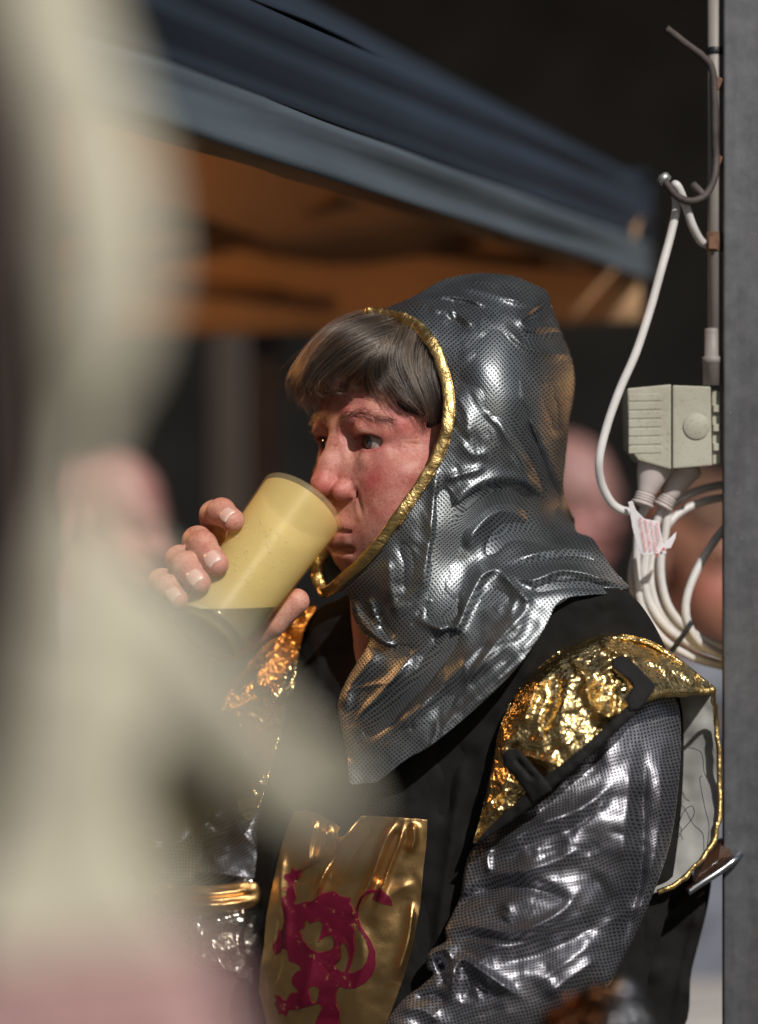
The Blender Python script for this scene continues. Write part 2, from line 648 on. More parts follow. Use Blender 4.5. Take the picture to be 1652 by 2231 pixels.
def foil(name, tint, rough=0.2, crinkle=0.6, scale=60.0, woven=False, facet=0.0):
    m, nt, b = mat_base(name)
    n1 = nnoise(nt, scale, 5, 0.6, dist=1.2)
    n2 = nnoise(nt, scale * 5, 3)
    b.inputs["Metallic"].default_value = 1.0
    nt.links.new(nramp(nt, n1, [(0.3, tuple(x * 0.8 for x in tint)), (0.7, tint)]), b.inputs["Base Color"])
    nt.links.new(nmath(nt, 'ADD', nmath(nt, 'MULTIPLY', n2, 0.15), rough - 0.05), b.inputs["Roughness"])
    h = nmath(nt, 'ADD', n1, nmath(nt, 'MULTIPLY', n2, 0.25))
    nor = nbump(nt, h, 0.004, crinkle)
    if facet:
        tc = nt.nodes.new("ShaderNodeTexCoord")
        for sc, k in ((75, 1.0), (190, 0.5)):
            v = nt.nodes.new("ShaderNodeTexVoronoi"); v.feature = 'F1'; v.inputs["Scale"].default_value = sc
            nz = nt.nodes.new("ShaderNodeTexNoise"); nz.inputs["Scale"].default_value = sc * 0.6; nz.inputs["Detail"].default_value = 2
            nt.links.new(tc.outputs["Object"], nz.inputs["Vector"])
            mv = nt.nodes.new("ShaderNodeVectorMath"); mv.operation = 'MULTIPLY_ADD'
            mv.inputs[1].default_value = (0.018, 0.018, 0.018)
            nt.links.new(nz.outputs["Color"], mv.inputs[0]); nt.links.new(tc.outputs["Object"], mv.inputs[2])
            nt.links.new(mv.outputs[0], v.inputs["Vector"])
            nor = nbump(nt, v.outputs["Distance"], 0.006 * k, facet, nor)
    if woven:
        nor = nbump(nt, nnoise(nt, 1300, 2), 0.0006, 0.5, nor)
    nt.links.new(nor, b.inputs["Normal"])
    return m

def vcol_mat(name, rough=0.5, sss=0.0, bump=None, spec=0.5):
    m, nt, b = mat_base(name)
    a = nt.nodes.new("ShaderNodeAttribute"); a.attribute_name = "Col"
    nt.links.new(a.outputs[0], b.inputs["Base Color"])
    b.inputs["Roughness"].default_value = rough
    b.inputs["Specular IOR Level"].default_value = spec
    if sss:
        b.inputs["Subsurface Weight"].default_value = sss
        b.inputs["Subsurface Radius"].default_value = (1.0, 0.35, 0.2)
        b.inputs["Subsurface Scale"].default_value = 0.004
    return m, nt, b, a

def skin_mat(name):
    m, nt, b, a = vcol_mat(name, 0.46, 0.16)
    # broken capillaries and mottling: pigment, not light
    v1 = nnoise(nt, 260, 6, 0.7, dist=2.0)
    v2 = nnoise(nt, 70, 4)
    mx = nt.nodes.new("ShaderNodeMix"); mx.data_type = 'RGBA'; mx.blend_type = 'MULTIPLY'; mx.inputs[0].default_value = 0.85
    nt.links.new(a.outputs[0], mx.inputs[6])
    nt.links.new(nramp(nt, v1, [(0.38, (0.80, 0.46, 0.47)), (0.50, (0.97, 0.92, 0.92)), (0.75, (1.06, 1.06, 1.06))]), mx.inputs[7])
    mx2 = nt.nodes.new("ShaderNodeMix"); mx2.data_type = 'RGBA'; mx2.blend_type = 'MULTIPLY'; mx2.inputs[0].default_value = 0.8
    nt.links.new(mx.outputs[2], mx2.inputs[6])
    nt.links.new(nramp(nt, v2, [(0.35, (0.90, 0.72, 0.70)), (0.6, (1.03, 1.03, 1.03))]), mx2.inputs[7])
    nt.links.new(mx2.outputs[2], b.inputs["Base Color"])
    p1 = nnoise(nt, 1100, 3)
    p2 = nnoise(nt, 420, 4, 0.6, dist=0.6)
    n = nbump(nt, nmath(nt, 'ADD', p1, nmath(nt, 'MULTIPLY', p2, 1.0)), 0.0006, 0.46)
    nt.links.new(n, b.inputs["Normal"])
    nt.links.new(nmath(nt, 'ADD', nmath(nt, 'MULTIPLY', v2, 0.22), 0.40), b.inputs["Roughness"])
    return m
# ------------------------------------------------------------------ materials of the scene
M_silver = silver_fabric("silver_net_fabric", (0.32, 0.345, 0.352), rough=0.39)
M_silver_arm = silver_fabric("silver_net_fabric_arm", (0.37, 0.37, 0.40), 2.7, 0.39)
M_gold = foil("gold_foil", (0.82, 0.60, 0.27), 0.22, 0.10, 20, facet=0.38)
M_goldcloth = foil("gold_lame", (0.74, 0.47, 0.20), 0.33, 0.06, 18, True)
M_goldtrim = foil("gold_trim", (0.60, 0.42, 0.17), 0.36, 0.55, 55)
M_silverfoil = foil("silver_foil", (0.62, 0.59, 0.53), 0.24, 0.18, 30, facet=0.12)
M_black = simple("black_cloth", (0.011, 0.0105, 0.010), 0.92, 0, 0.2, 60, 0.25, 900, spec=0.15)
M_strap = simple("black_strap", (0.010, 0.010, 0.010), 0.8, 0, 0.2, 60, 0.4, 900, spec=0.25)
M_lining = simple("white_lining", (0.30, 0.305, 0.285), 0.9, 0, 0.05, 60, 0.2, 900, spec=0.1)
M_hoodlining = simple("grey_hood_lining", (0.07, 0.075, 0.08), 0.85, 0, 0.1, 60, 0.2, 900, spec=0.2)
M_thread = simple("black_thread", (0.008, 0.008, 0.008), 0.9)
M_red, nt, b = mat_base("worn_red_print")
wr = nnoise(nt, 120, 6, 0.75)
wm = nramp(nt, wr, [(0.60, (0, 0, 0)), (0.68, (1, 1, 1))])
mx = nt.nodes.new("ShaderNodeMix"); mx.data_type = 'RGBA'
nt.links.new(wm, mx.inputs[0])
nt.links.new(nramp(nt, nnoise(nt, 30, 4), [(0.3, (0.085, 0.003, 0.014)), (0.7, (0.14, 0.004, 0.024))]), mx.inputs[6])
mx.inputs[7].default_value = (0.55, 0.33, 0.12, 1)
nt.links.new(mx.outputs[2], b.inputs["Base Color"])
nt.links.new(wm, b.inputs["Metallic"])
b.inputs["Roughness"].default_value = 0.6
b.inputs["Specular IOR Level"].default_value = 0.25
nt.links.new(nbump(nt, nnoise(nt, 1200, 2), 0.0006, 0.4), b.inputs["Normal"])
M_skin = skin_mat("skin")

# ------------------------------------------------------------------ the drinking person
person = empty("person", W(1000, 2231, 1.9)[:2] + (0.0,),
               "person in silver knight hood and black tunic drinking from a yellow cup", "person")

# head frame (mm): x = the person's left (towards the lens), y = forward, z = up; origin between the eyes
YAW = math.radians(56)
HL_ = Vector((math.cos(YAW), -math.sin(YAW), 0))
HF_ = Vector((-math.sin(YAW), -math.cos(YAW), 0))
HU_ = Vector((0, 0, 1))
ROLL = math.radians(-1.0)
HO_ = Vector(W(754, 963, 1.90))
def head_to_world(V):
    V = np.asarray(V, float) / 1000.0
    A = np.array([HL_, HF_, HU_])
    return V @ A + np.array(HO_)
def world_to_head(P):
    A = np.array([HL_, HF_, HU_])
    return (np.asarray(P) - np.array(HO_)) @ A.T * 1000.0
def head_uv(p):
    w = head_to_world(np.array(p, float).reshape(-1, 3))
    return np.stack([w[:, 0] / (K * w[:, 1]) + 826, 1115.5 - (w[:, 2] - CAM_Z) / (K * w[:, 1])], 1)

EYE = [(31.0, -11.7, 0.0), (-31.0, -11.7, 0.0)]
def f_head(p):
    ax = np.abs(p[:, 0])
    q = p.copy(); q[:, 0] = ax
    d = ell(p, (0, -92, 30), (75, 95, 86))
    d = smin(d, ell(p, (0, -46, 38), (62, 53.5, 52)), 18)
    d = smin(d, ell(p, (0, -42, -26), (60, 50, 62)), 18)
    d = smin(d, ell(p, (0, -30, -69), (45, 39, 26)), 18)
    d = smin(d, ell(p, (0, -9, -88), (17, 14, 11)), 12)
    d = smin(d, cap(q, (48, -74, -62), (18, -20, -84), 17, 14), 20)
    d = smin(d, ell(q, (46, -25, -25), (20, 20, 15)), 18)
    d = smin(d, ell(q, (36, -17, -45), (22, 20, 26)), 16)
    d = smin(d, ell(q, (42, -36, -62), (20, 28, 24)), 18)
    d = smin(d, ell(p, (0, -13, -60), (28, 18, 20)), 12)
    d = smin(d, ell(q, (26, -15, -68), (16, 16, 18)), 12)
    d = smin(d, ell(q, (20, -5, -22), (12, 12, 13)), 10)
    # neck and throat
    d = smin(d, cap(p, (0, -88, -80), (0, -112, -250), 56, 62), 20)
    d = smin(d, cap(p, (0, -42, -92), (0, -58, -210), 34, 40), 16)
    # brows
    d = smin(d, chain(q, [(4, 3.5, 14), (18, 3.5, 17), (34, -2.5, 17), (49, -16, 11)], [5.5, 6.2, 6.2, 6], 4), 16)
    # eye sockets
    d = smax(d, -ell(q, (30, 7, -1), (17, 9.5, 10.5)), 12)
    d = smax(d, -ell(q, (17, 9, 0), (7, 8, 9)), 7)
    # nose
    n = chain(p, [(0, 5, 8), (0, 8.5, -2), (0, 15.5, -18), (0, 20.5, -31)], [6.8, 7.4, 8.6, 9.2], 4)
    n = smin(n, cap(q, (6, 3, -6), (13, 5, -34), 6.5, 8.5), 9)
    d = smin(d, n, 6.5)
    d = smin(d, ell(p, (0, 21.5, -34), (10, 9, 8.5)), 5)
    d = smin(d, ell(q, (14.0, 11.0, -38.5), (7.4, 10.5, 8.2)), 2.6)
    d = smax(d, -cap(q, (6.8, 18, -45.5), (8.5, 9.5, -42), 3.6, 3.4), 2.0)
    # groove round the wing of the nose
    d = smax(d, -chain(q, [(20, 7, -31), (22.6, 3, -35), (22.8, 2, -42), (19, 3, -48)], [1.2, 2.2, 2.2, 1.2], 1), 3.0)
    # lips
    d = smin(d, chain(q, [(25, -3, -68), (12, 5.5, -66.5), (0, 8.0, -65.5)], [3.5, 4.6, 5.0], 2), 5)
    d = smin(d, chain(q, [(23, -3, -73), (11, 5.0, -76), (0, 7.5, -76.5)], [3.5, 5.0, 5.6], 2), 6)
    d = smax(d, -chain(q, [(28, -2.0, -70.5), (12, 10.5, -70.5), (0, 14.5, -71)], [1.2, 1.7, 1.9], 1), 2.2)
    d = smax(d, -cap(q, (12, 3, -84), (0, 4.5, -84), 3.0), 5)
    # eyelids over the eyeball, then the slit
    lid = np.minimum(ell(q, (31, -12.5, 0), (14.2, 14.2, 13.6)), 1e9)
    d = smin(d, lid, 3.2)
    d = smin(d, chain(q, [(20, -4, -10), (31, 0.5, -13.5), (43, -8, -9)], [3, 4.0, 3], 3), 10)   # lower bag
    d = smin(d, chain(q, [(19, 1, 7.5), (31, 5.0, 9.5), (45, -7, 5.5)], [2.8, 4.2, 4.6], 3), 8)   # hooded upper lid
    slit = smax(ell(q, (32, 0, -2.5), (15.4, 20, 8.3)), ell(q, (33, 0, 1.6), (17, 20, 8.0)), 0.6)
    d = smax(d, -smax(slit, ell(q, (31, 2, 0), (15, 16, 9)), 0.6), 0.9)
    return d

Vh, Fh = sdf_mesh(f_head, (-82, -192, -215), (82, 46, 122), 1.15)
def wrinkles(V):
    q = V.copy(); q[:, 0] = np.abs(q[:, 0])
    out = np.zeros(len(V))
    L = [  # line, width mm, depth mm
        ([(19, 9, -32), (26, 6, -44), (30, 3, -56), (33, 0, -66)], 2.2, 1.1),
        ([(32, 0, -66), (32, -2, -76), (29, -4, -86)], 2.2, 0.7),
        ([(44, -9, 1), (54, -20, -2), (60, -30, -3)], 1.1, 1.3),
        ([(45, -9, -2), (55, -20, -7), (60, -28, -11)], 1.1, 1.2),
        ([(44, -9, 4), (53, -19, 4), (58, -28, 6)], 1.1, 0.9),
        ([(20, 2, 6.5), (31, 5.5, 8.0), (42, -3, 6.0), (47, -11, 2)], 1.0, 1.1),
        ([(19, 0, -14), (28, 2, -18), (40, -4, -18), (48, -14, -13)], 1.4, 1.0),
        ([(24, 1, -9.5), (32, 2, -10.5), (43, -6, -8)], 1.0, 0.8),
        ([(40, -5, -14), (48, -12, -19), (54, -20, -20)], 1.3, 0.8),
        ([(34, -2, -22), (44, -10, -27), (52, -20, -28)], 1.4, 0.5),
        ([(30, 4, -28), (38, -3, -38), (43, -9, -50)], 1.6, 0.4),
        ([(3, 10, -52), (3.5, 9.5, -58), (4, 9, -63)], 1.2, 0.6),
        ([(12, 8, -54), (13, 7, -60), (14, 6, -64)], 0.8, 0.35),
        ([(5, 12, 8), (4, 12.5, 16), (5, 12, 24)], 1.6, 0.25),
        ([(2, 10, 45), (24, 6, 46), (44, -9, 42)], 2.0, 0.22),
        ([(2, 11, 33), (24, 7, 35), (42, -8, 31)], 2.0, 0.2),
        ([(12, 11, 2), (9, 14, -3), (3, 16, -4)], 1.2, 0.5),
        ([(27, -2, -70), (33, -6, -72), (37, -10, -77)], 1.6, 1.0),
        ([(34, -2, -62), (42, -10, -70), (46, -16, -80)], 2.2, 0.6),
    ]
    for pts, w, a in L:
        S = spline(pts, 6)
        m = (np.abs(q[:, 0] - S[:, 0].mean()) < 40) & (q[:, 1] > -40)
        dd, par, *_ = seg_dist(q[m], S)
        t = np.clip(np.minimum(par, 1 - par) / 0.2, 0, 1)
        out[m] += a * np.exp(-(dd / w) ** 2) * (0.25 + 0.75 * t) - 0.35 * a * np.exp(-((dd - 2.2 * w) / w) ** 2) * t
    out += 0.10 * fbm(V[:, 0] / 9, V[:, 1] / 9, V[:, 2] / 9, 3)
    return out
Nh = grad(f_head, Vh.astype(np.float32), 0.6)
Nh /= np.linalg.norm(Nh, axis=1)[:, None] + 1e-6
face = (Vh[:, 1] > -60)
dw = np.zeros(len(Vh)); dw[face] = wrinkles(Vh[face])
Vd = Vh - Nh * dw[:, None]

def skin_colours(V):
    q = V.copy(); q[:, 0] = np.abs(q[:, 0])
    base = np.array([0.50, 0.245, 0.185])
    red = np.array([0.47, 0.125, 0.115])
    pale = np.array([0.62, 0.38, 0.29])
    lip = np.array([0.38, 0.14, 0.12])
    dark = np.array([0.24, 0.12, 0.09])
    c = np.tile(base, (len(V), 1))
    def blend(c, col, w):
        w = np.clip(w, 0, 1)[:, None]
        return c * (1 - w) + col * w
    def g(pt, r):
        return np.exp(-(((q - np.array(pt)) / np.array(r)) ** 2).sum(1))
    nz = fbm(V[:, 0] / 14, V[:, 1] / 14, V[:, 2] / 14, 4)
    nz2 = fbm(V[:, 0] / 5 + 9, V[:, 1] / 5, V[:, 2] / 5, 4)
    c = blend(c, red, 0.70 * g((0, 26, -38), (15, 14, 14)) + 0.55 * g((14, 12, -40), (9, 12, 9)))
    c = blend(c, red, (0.55 + 0.20 * nz) * g((40, -12, -34), (18, 22, 16)))
    c = blend(c, red, (0.45 + 0.2 * nz) * g((52, -22, 14), (16, 20, 14)))
    c = blend(c, red, (0.42 + 0.2 * nz) * g((22, 8, 22), (26, 20, 8)))
    c = blend(c, red, (0.40) * g((33, -2, -70), (8, 10, 6)))
    c = blend(c, red, 0.10 + 0.20 * nz)
    c = blend(c, pale, 0.55 * g((30, 0, -16), (13, 12, 5)) + 0.4 * g((33, 4, 7), (13, 10, 4)))  # upper lid also lightened in colour, to read as lit
    c = blend(c, dark * 1.6, 0.35 * g((18, 4, 0), (6, 10, 8)))
    # red-rimmed eyes
    e = np.abs(ell(q.astype(np.float32), (31, 0, -1.0), (15, 22, 7.0)))
    c = blend(c, np.array([0.45, 0.13, 0.12]), 0.7 * np.exp(-(e / 1.6) ** 2) * (q[:, 1] > -14) * (q[:, 1] < 8))
    le = seg_dist(q, spline([(19, -3, 2.5), (25, 1, 5.2), (32, 2, 5.8), (40, -3, 4.4), (47, -10, 0.5)], 6))[0]
    c = blend(c, np.array([0.12, 0.055, 0.045]), 0.75 * np.exp(-(le / 1.1) ** 2))
    cr = seg_dist(q, spline([(19, 3, 8.0), (28, 6, 10.2), (38, 1, 9.2), (47, -9, 5)], 6))[0]
    c = blend(c, np.array([0.30, 0.12, 0.10]), 0.5 * np.exp(-(cr / 0.9) ** 2))  # shade of the upper lid crease painted into the skin
    ll = seg_dist(q, spline([(25, -2, -70.5), (12, 10, -70.5), (0, 14, -71)], 5))[0]
    c = blend(c, lip, 0.9 * np.clip(1.7 - ll / 5.0, 0, 1) * (q[:, 0] < 25))
    # brow, stubble, blemishes
    br = seg_dist(q, spline([(9, 14, 15), (22, 14, 20), (38, 6, 20), (50, -10, 13)], 5))[0]
    c = blend(c, dark, 0.42 * np.exp(-(br / 4.5) ** 2))
    st = (q[:, 2] < -58) * np.clip((-q[:, 2] - 54) / 18, 0, 1)
    c = blend(c, np.array([0.36, 0.25, 0.22]), 0.30 * st)
    for pt, r in (((30, 9, -22), 1.6), ((44, -10, -22), 1.4), ((50, -16, -44), 4.0), ((36, 3, -38), 1.5)):
        c = blend(c, np.array([0.33, 0.09, 0.09]), 0.75 * g(pt, (r, 8, r)) * (V[:, 0] > 0))
    c = blend(c, red * 0.9, 0.22 * np.clip(nz2, 0, 1))
    return np.clip(c, 0.01, 1)
Ch = skin_colours(Vd)
head_world = head_to_world(Vd)
HEADV, HEADF, HEADC = head_world, Fh, Ch

# eyes: each an eyeball turned to the gaze, iris and pupil as pigment on it
M_eye, nt, b, a_ = vcol_mat("eyeball", 0.06, 0.0)
b.inputs["Coat Weight"].default_value = 0.6
b.inputs["Coat Roughness"].default_value = 0.02
def make_eye(c):
    bm = bmesh.new()
    bmesh.ops.create_uvsphere(bm, u_segments=64, v_segments=48, radius=12.6)
    V = np.array([v.co[:] for v in bm.verts]); F = [[v.index for v in f.verts] for f in bm.faces]
    bm.free()
    g = np.array([-0.06, 0.985, -0.10]); g /= np.linalg.norm(g)
    cosa = V @ g / 12.6
    ang = np.degrees(np.arccos(np.clip(cosa, -1, 1)))
    col = np.tile(np.array([0.46, 0.36, 0.33]), (len(V), 1))
    iris = np.array([0.075, 0.080, 0.082])
    w = np.clip((27.5 - ang) / 2.5, 0, 1)[:, None]
    col = col * (1 - w) + iris * w
    w = np.clip((29 - ang) / 2, 0, 1)[:, None] * np.clip((ang - 23) / 3, 0, 1)[:, None]
    col = col * (1 - 0.6 * w)
    w = np.clip((12 - ang) / 2, 0, 1)[:, None]
    col = col * (1 - w) + 0.003 * w
    V = V + np.clip((25 - ang) / 25, 0, 1)[:, None] ** 0.7 * g * 0.9
    me = bpy.data.meshes.new("eyeball")
    me.from_pydata([tuple(p) for p in head_to_world(V + np.array(c))], [], F)
    at = me.color_attributes.new("Col", 'FLOAT_COLOR', 'POINT')
    c4 = np.ones((len(V), 4), np.float32); c4[:, :3] = col
    at.data.foreach_set("color", c4.ravel())
    return add_mesh("eyeball", me, M_eye, person)
for c in EYE:
    make_eye(c)
# ------------------------------------------------------------------ yellow plastic cup, tipped to the mouth
MM = K * 1.9 * 1000.0                          # mm per drawing unit at the face
YR = 1.889
def D2(du, dv, w):                             # drawing-unit offset (+ depth in the same unit) to metres
    return Vector((du, w, -dv)) * (K * YR)
RIM = Vector(W(659, 1099, YR))
tilt = math.radians(27)
ca = Vector((-0.58 * math.cos(tilt), -math.sin(tilt), -0.815 * math.cos(tilt))).normalized()   # rim -> base
cp = Vector((0.815, 0, -0.58)).normalized()
cn = cp.cross(ca).normalized()
if cn.y > 0: cn = -cn                          # towards the lens
CUP_L, CUP_R0, CUP_R1 = 0.138, 0.0358, 0.0298
def cup_r(t): return CUP_R0 + (CUP_R1 - CUP_R0) * t / CUP_L
def cup_pt(t, phi, r): return RIM + ca * t + (cp * math.sin(phi) + cn * math.cos(phi)) * r

M_cup, nt, b = mat_base("frosted_yellow_plastic")
b.inputs["Base Color"].default_value = (0.86, 0.74, 0.40, 1)
b.inputs["Roughness"].default_value = 0.34
b.inputs["Transmission Weight"].default_value = 0.0
b.inputs["IOR"].default_value = 1.45
tr = nt.nodes.new("ShaderNodeBsdfTranslucent"); tr.inputs[0].default_value = (0.93, 0.80, 0.42, 1)
tp = nt.nodes.new("ShaderNodeBsdfTransparent"); tp.inputs[0].default_value = (0.97, 0.93, 0.76, 1)
m1 = nt.nodes.new("ShaderNodeMixShader"); m1.inputs[0].default_value = 0.40
m2 = nt.nodes.new("ShaderNodeMixShader"); m2.inputs[0].default_value = 0.86
nt.links.new(b.outputs[0], m1.inputs[1]); nt.links.new(tr.outputs[0], m1.inputs[2])
nt.links.new(m1.outputs[0], m2.inputs[1]); nt.links.new(tp.outputs[0], m2.inputs[2])
nt.links.new(m2.outputs[0], nt.nodes["Material Output"].inputs[0])
nt.links.new(nramp(nt, nnoise(nt, 40, 4), [(0.3, (0.86, 0.76, 0.50)), (0.7, (0.92, 0.83, 0.58))]), b.inputs["Base Color"])
nt.links.new(nbump(nt, nnoise(nt, 300, 3), 0.0006, 0.12), b.inputs["Normal"])

cup = empty("plastic_cup", tuple(RIM + ca * CUP_L),
            "translucent yellow plastic cup tipped to the drinker's mouth, dark drink in its base", "cup")
th = 0.0011
prof = [(CUP_R0 - th, 0.0), (CUP_R0 - th * 0.4, -0.0006), (CUP_R0, 0.0), (CUP_R0, 0.002)]
for i in range(1, 14): prof.append((cup_r(CUP_L * i / 14), CUP_L * i / 14))
prof += [(CUP_R1, CUP_L - 0.002), (CUP_R1 - 0.0012, CUP_L), (CUP_R1 - 0.003, CUP_L - 0.0002), (CUP_R1 - 0.004, CUP_L - 0.004), (0.0004, CUP_L - 0.0045)]
inner = [(0.0004, CUP_L - 0.0058), (CUP_R1 - th - 0.001, CUP_L - 0.0058)] + [(cup_r(CUP_L * i / 14) - th, CUP_L * i / 14) for i in range(13, -1, -1)]
lathe("cup_wall", prof + inner, RIM, ca, M_cup, cup, 96, cap=False)
# the drink below a level surface, and the cloudy film it left on the wall above
M_drink, nt, b = mat_base("dark_drink")
b.inputs["Base Color"].default_value = (0.016, 0.015, 0.007, 1)
b.inputs["Roughness"].default_value = 0.12
M_film, nt, b = mat_base("cloudy_film")
nt.links.new(nramp(nt, nnoise(nt, 70, 5), [(0.3, (0.92, 0.86, 0.66)), (0.7, (0.97, 0.92, 0.75))]), b.inputs["Base Color"])
b.inputs["Roughness"].default_value = 0.5
tr = nt.nodes.new("ShaderNodeBsdfTranslucent"); tr.inputs[0].default_value = (0.96, 0.87, 0.62, 1)
tp = nt.nodes.new("ShaderNodeBsdfTransparent"); tp.inputs[0].default_value = (0.97, 0.93, 0.76, 1)
m1 = nt.nodes.new("ShaderNodeMixShader"); m1.inputs[0].default_value = 0.45
m2 = nt.nodes.new("ShaderNodeMixShader"); m2.inputs[0].default_value = 0.22
nt.links.new(b.outputs[0], m1.inputs[1]); nt.links.new(tr.outputs[0], m1.inputs[2])
nt.links.new(m1.outputs[0], m2.inputs[1]); nt.links.new(tp.outputs[0], m2.inputs[2])
nt.links.new(m2.outputs[0], nt.nodes["Material Output"].inputs[0])
zl = W(570, 1320, YR - 0.03)[2]
q = Vector((0, 0, 1)).rotation_difference(ca)
def inner_wall(gap, capped, above):
    bm = bmesh.new()
    rings = []
    seg = 72
    t0 = 0.0 if capped else 0.004
    for i in range(28):
        t = t0 + (CUP_L - 0.0062 - t0) * i / 27
        rings.append([bm.verts.new(RIM + q @ Vector(((cup_r(t) - th - gap) * math.cos(2 * math.pi * j / seg), (cup_r(t) - th - gap) * math.sin(2 * math.pi * j / seg), t))) for j in range(seg)])
    for a, c in zip(rings, rings[1:]):
        for j in range(seg):
            k = (j + 1) % seg
            bm.faces.new((a[j], a[k], c[k], c[j]))
    if capped:
        bm.faces.new(rings[0]); bm.faces.new(rings[-1][::-1])
    r = bmesh.ops.bisect_plane(bm, geom=bm.verts[:] + bm.edges[:] + bm.faces[:], plane_co=(0, 0, zl), plane_no=(0, 0, -1 if above else 1), clear_outer=True)
    if capped:
        ed = [e for e in r['geom_cut'] if isinstance(e, bmesh.types.BMEdge)]
        bmesh.ops.contextual_create(bm, geom=ed)
    return bm
bm_obj("drink", inner_wall(0.0002, True, False), M_drink, cup, True)
bm_obj("cloudy_film", inner_wall(0.00015, False, True), M_film, cup, True)
# beads of foam and wet left on the inside
M_bead = simple("pale_foam_bead", (0.75, 0.68, 0.42), 0.15, 0, 0.05)
bm = bmesh.new()
for i in range(110):
    t = random.uniform(0.045, 0.098); ph = random.gauss(-0.15, 0.42)
    c = cup_pt(t, ph, cup_r(t) + 0.0002)
    rr = random.choice((0.0002, 0.00025, 0.0003, 0.0004, 0.0005))
    bmesh.ops.create_icosphere(bm, subdivisions=1, radius=rr, matrix=Matrix.Translation(c))
o = bm_obj("droplets", bm, M_bead, cup, True); tag(o, kind="stuff")

# ------------------------------------------------------------------ the right hand round the cup (one surface), nails on it
DU = K * 1.87 * 1000
def hp(t, phi, off):                           # mm, world, origin at the rim
    p = cup_pt(t / 1000, math.radians(phi), cup_r(t / 1000) + off / 1000) - RIM
    return (p.x * 1000, p.y * 1000, p.z * 1000)
PX = MM
FING = [  # knuckle chain: (t mm along cup, angle, distance off the wall), radii
    ([(60, -150, 30), (47.7, -99, 17), (51, -76, 14), (57, -56, 9.0)], [11.2, 10.6, 10.0, 9.2]),
    ([(83, -152, 32), (75, -97, 16), (86, -66, 14), (98, -37, 9.0)], [11.5, 10.8, 10.2, 9.2]),
    ([(103, -150, 32), (97, -95, 19), (107, -69, 15.5), (117, -43, 8.8)], [11.2, 10.4, 9.9, 8.9]),
    ([(122, -148, 28), (120, -96, 21), (127, -78, 16), (134, -59, 8.4)], [10.2, 9.4, 9.0, 8.0]),
]
THUMB = ([(128, 190, 30), (104, 158, 24), (82, 132, 14), (63, 112, 10.5)], [15, 13, 11.5, 10.0])
FP = [([hp(*c) for c in pts], rs) for pts, rs in FING]
TP = ([hp(*c) for c in THUMB[0]], THUMB[1])
WRIST = hp(150, -178, 40)
wa = np.array(W(395, 1620, 1.96)) - np.array(RIM); FOREARM = tuple(wa * 1000)
def f_hand(p):
    d = None
    fs = [chain(p, pts, rs, 2.5) for pts, rs in FP]
    # knuckle swell
    for (pts, rs), i in zip(FP, range(4)):
        s = np.sqrt(((p - np.array(pts[1], np.float32)) ** 2).sum(1)) - rs[1] * 1.06
        fs[i] = smin(fs[i], s, 4)
        s = np.sqrt(((p - np.array(pts[2], np.float32)) ** 2).sum(1)) - rs[2] * 1.03
        fs[i] = smin(fs[i], s, 3)
    d = fs[0]
    for e in fs[1:]:
        d = smin(d, e, 0.8)
    palm = chain(p, [FP[0][0][0], FP[1][0][0], FP[2][0][0], FP[3][0][0]], [12, 13, 13, 11], 6)
    palm = smin(palm, cap(p, FP[1][0][0], WRIST, 15, 22), 10)
    palm = smin(palm, cap(p, FP[3][0][0], WRIST, 13, 20), 10)
    palm = smin(palm, cap(p, FP[0][0][0], TP[0][0], 12, 15), 10)
    palm = smin(palm, cap(p, WRIST, FOREARM, 24, 32), 10)
    d = smin(d, palm, 5)
    t = chain(p, TP[0], TP[1], 3)
    d = smin(d, t, 4)
    return d
allp = np.array([q for pts, _ in FP for q in pts] + list(TP[0]) + [WRIST, FOREARM])
lo = allp.min(0) - 40; hi = allp.max(0) + 40
Vd_, Fd_ = sdf_mesh(f_hand, lo, hi, 1.25)
hand_world = Vd_ / 1000.0 + np.array(RIM)
nzh = fbm(Vd_[:, 0] / 12, Vd_[:, 1] / 12, Vd_[:, 2] / 12, 4)
hc = np.tile(np.array([0.60, 0.37, 0.27]), (len(Vd_), 1))
def hb(c, col, w):
    w = np.clip(w, 0, 1)[:, None]; return c * (1 - w) + np.array(col) * w
hc = hb(hc, (0.52, 0.22, 0.17), 0.22 + 0.12 * nzh)
for (pts, rs) in FP + [TP]:
    d = np.sqrt(((Vd_ - np.array(pts[-1])) ** 2).sum(1))
    hc = hb(hc, (0.50, 0.19, 0.15), 0.6 * np.exp(-(d / 11.0) ** 2))
    d = np.sqrt(((Vd_ - np.array(pts[-2])) ** 2).sum(1))
    hc = hb(hc, (0.52, 0.24, 0.18), 0.3 * np.exp(-(d / 7.0) ** 2))
# creases over the finger joints
cre = np.zeros(len(Vd_))
for pts, rs in FP:
    for j in (1, 2):
        a = np.array(pts[j]); ax_ = np.array(pts[j + 1]) - np.array(pts[j - 1]); ax_ /= np.linalg.norm(ax_)
        s = (Vd_ - a) @ ax_
        dist = np.sqrt(((Vd_ - a) ** 2).sum(1))
        cre += np.exp(-(dist / 13) ** 4) * (0.25 * np.cos(s * 2.1)) * np.exp(-(s / 3.2) ** 2)
Nd = grad(f_hand, Vd_.astype(np.float32), 0.7); Nd /= np.linalg.norm(Nd, axis=1)[:, None] + 1e-6
hand_world = hand_world - Nd * (cre * 0.9)[:, None] / 1000.0

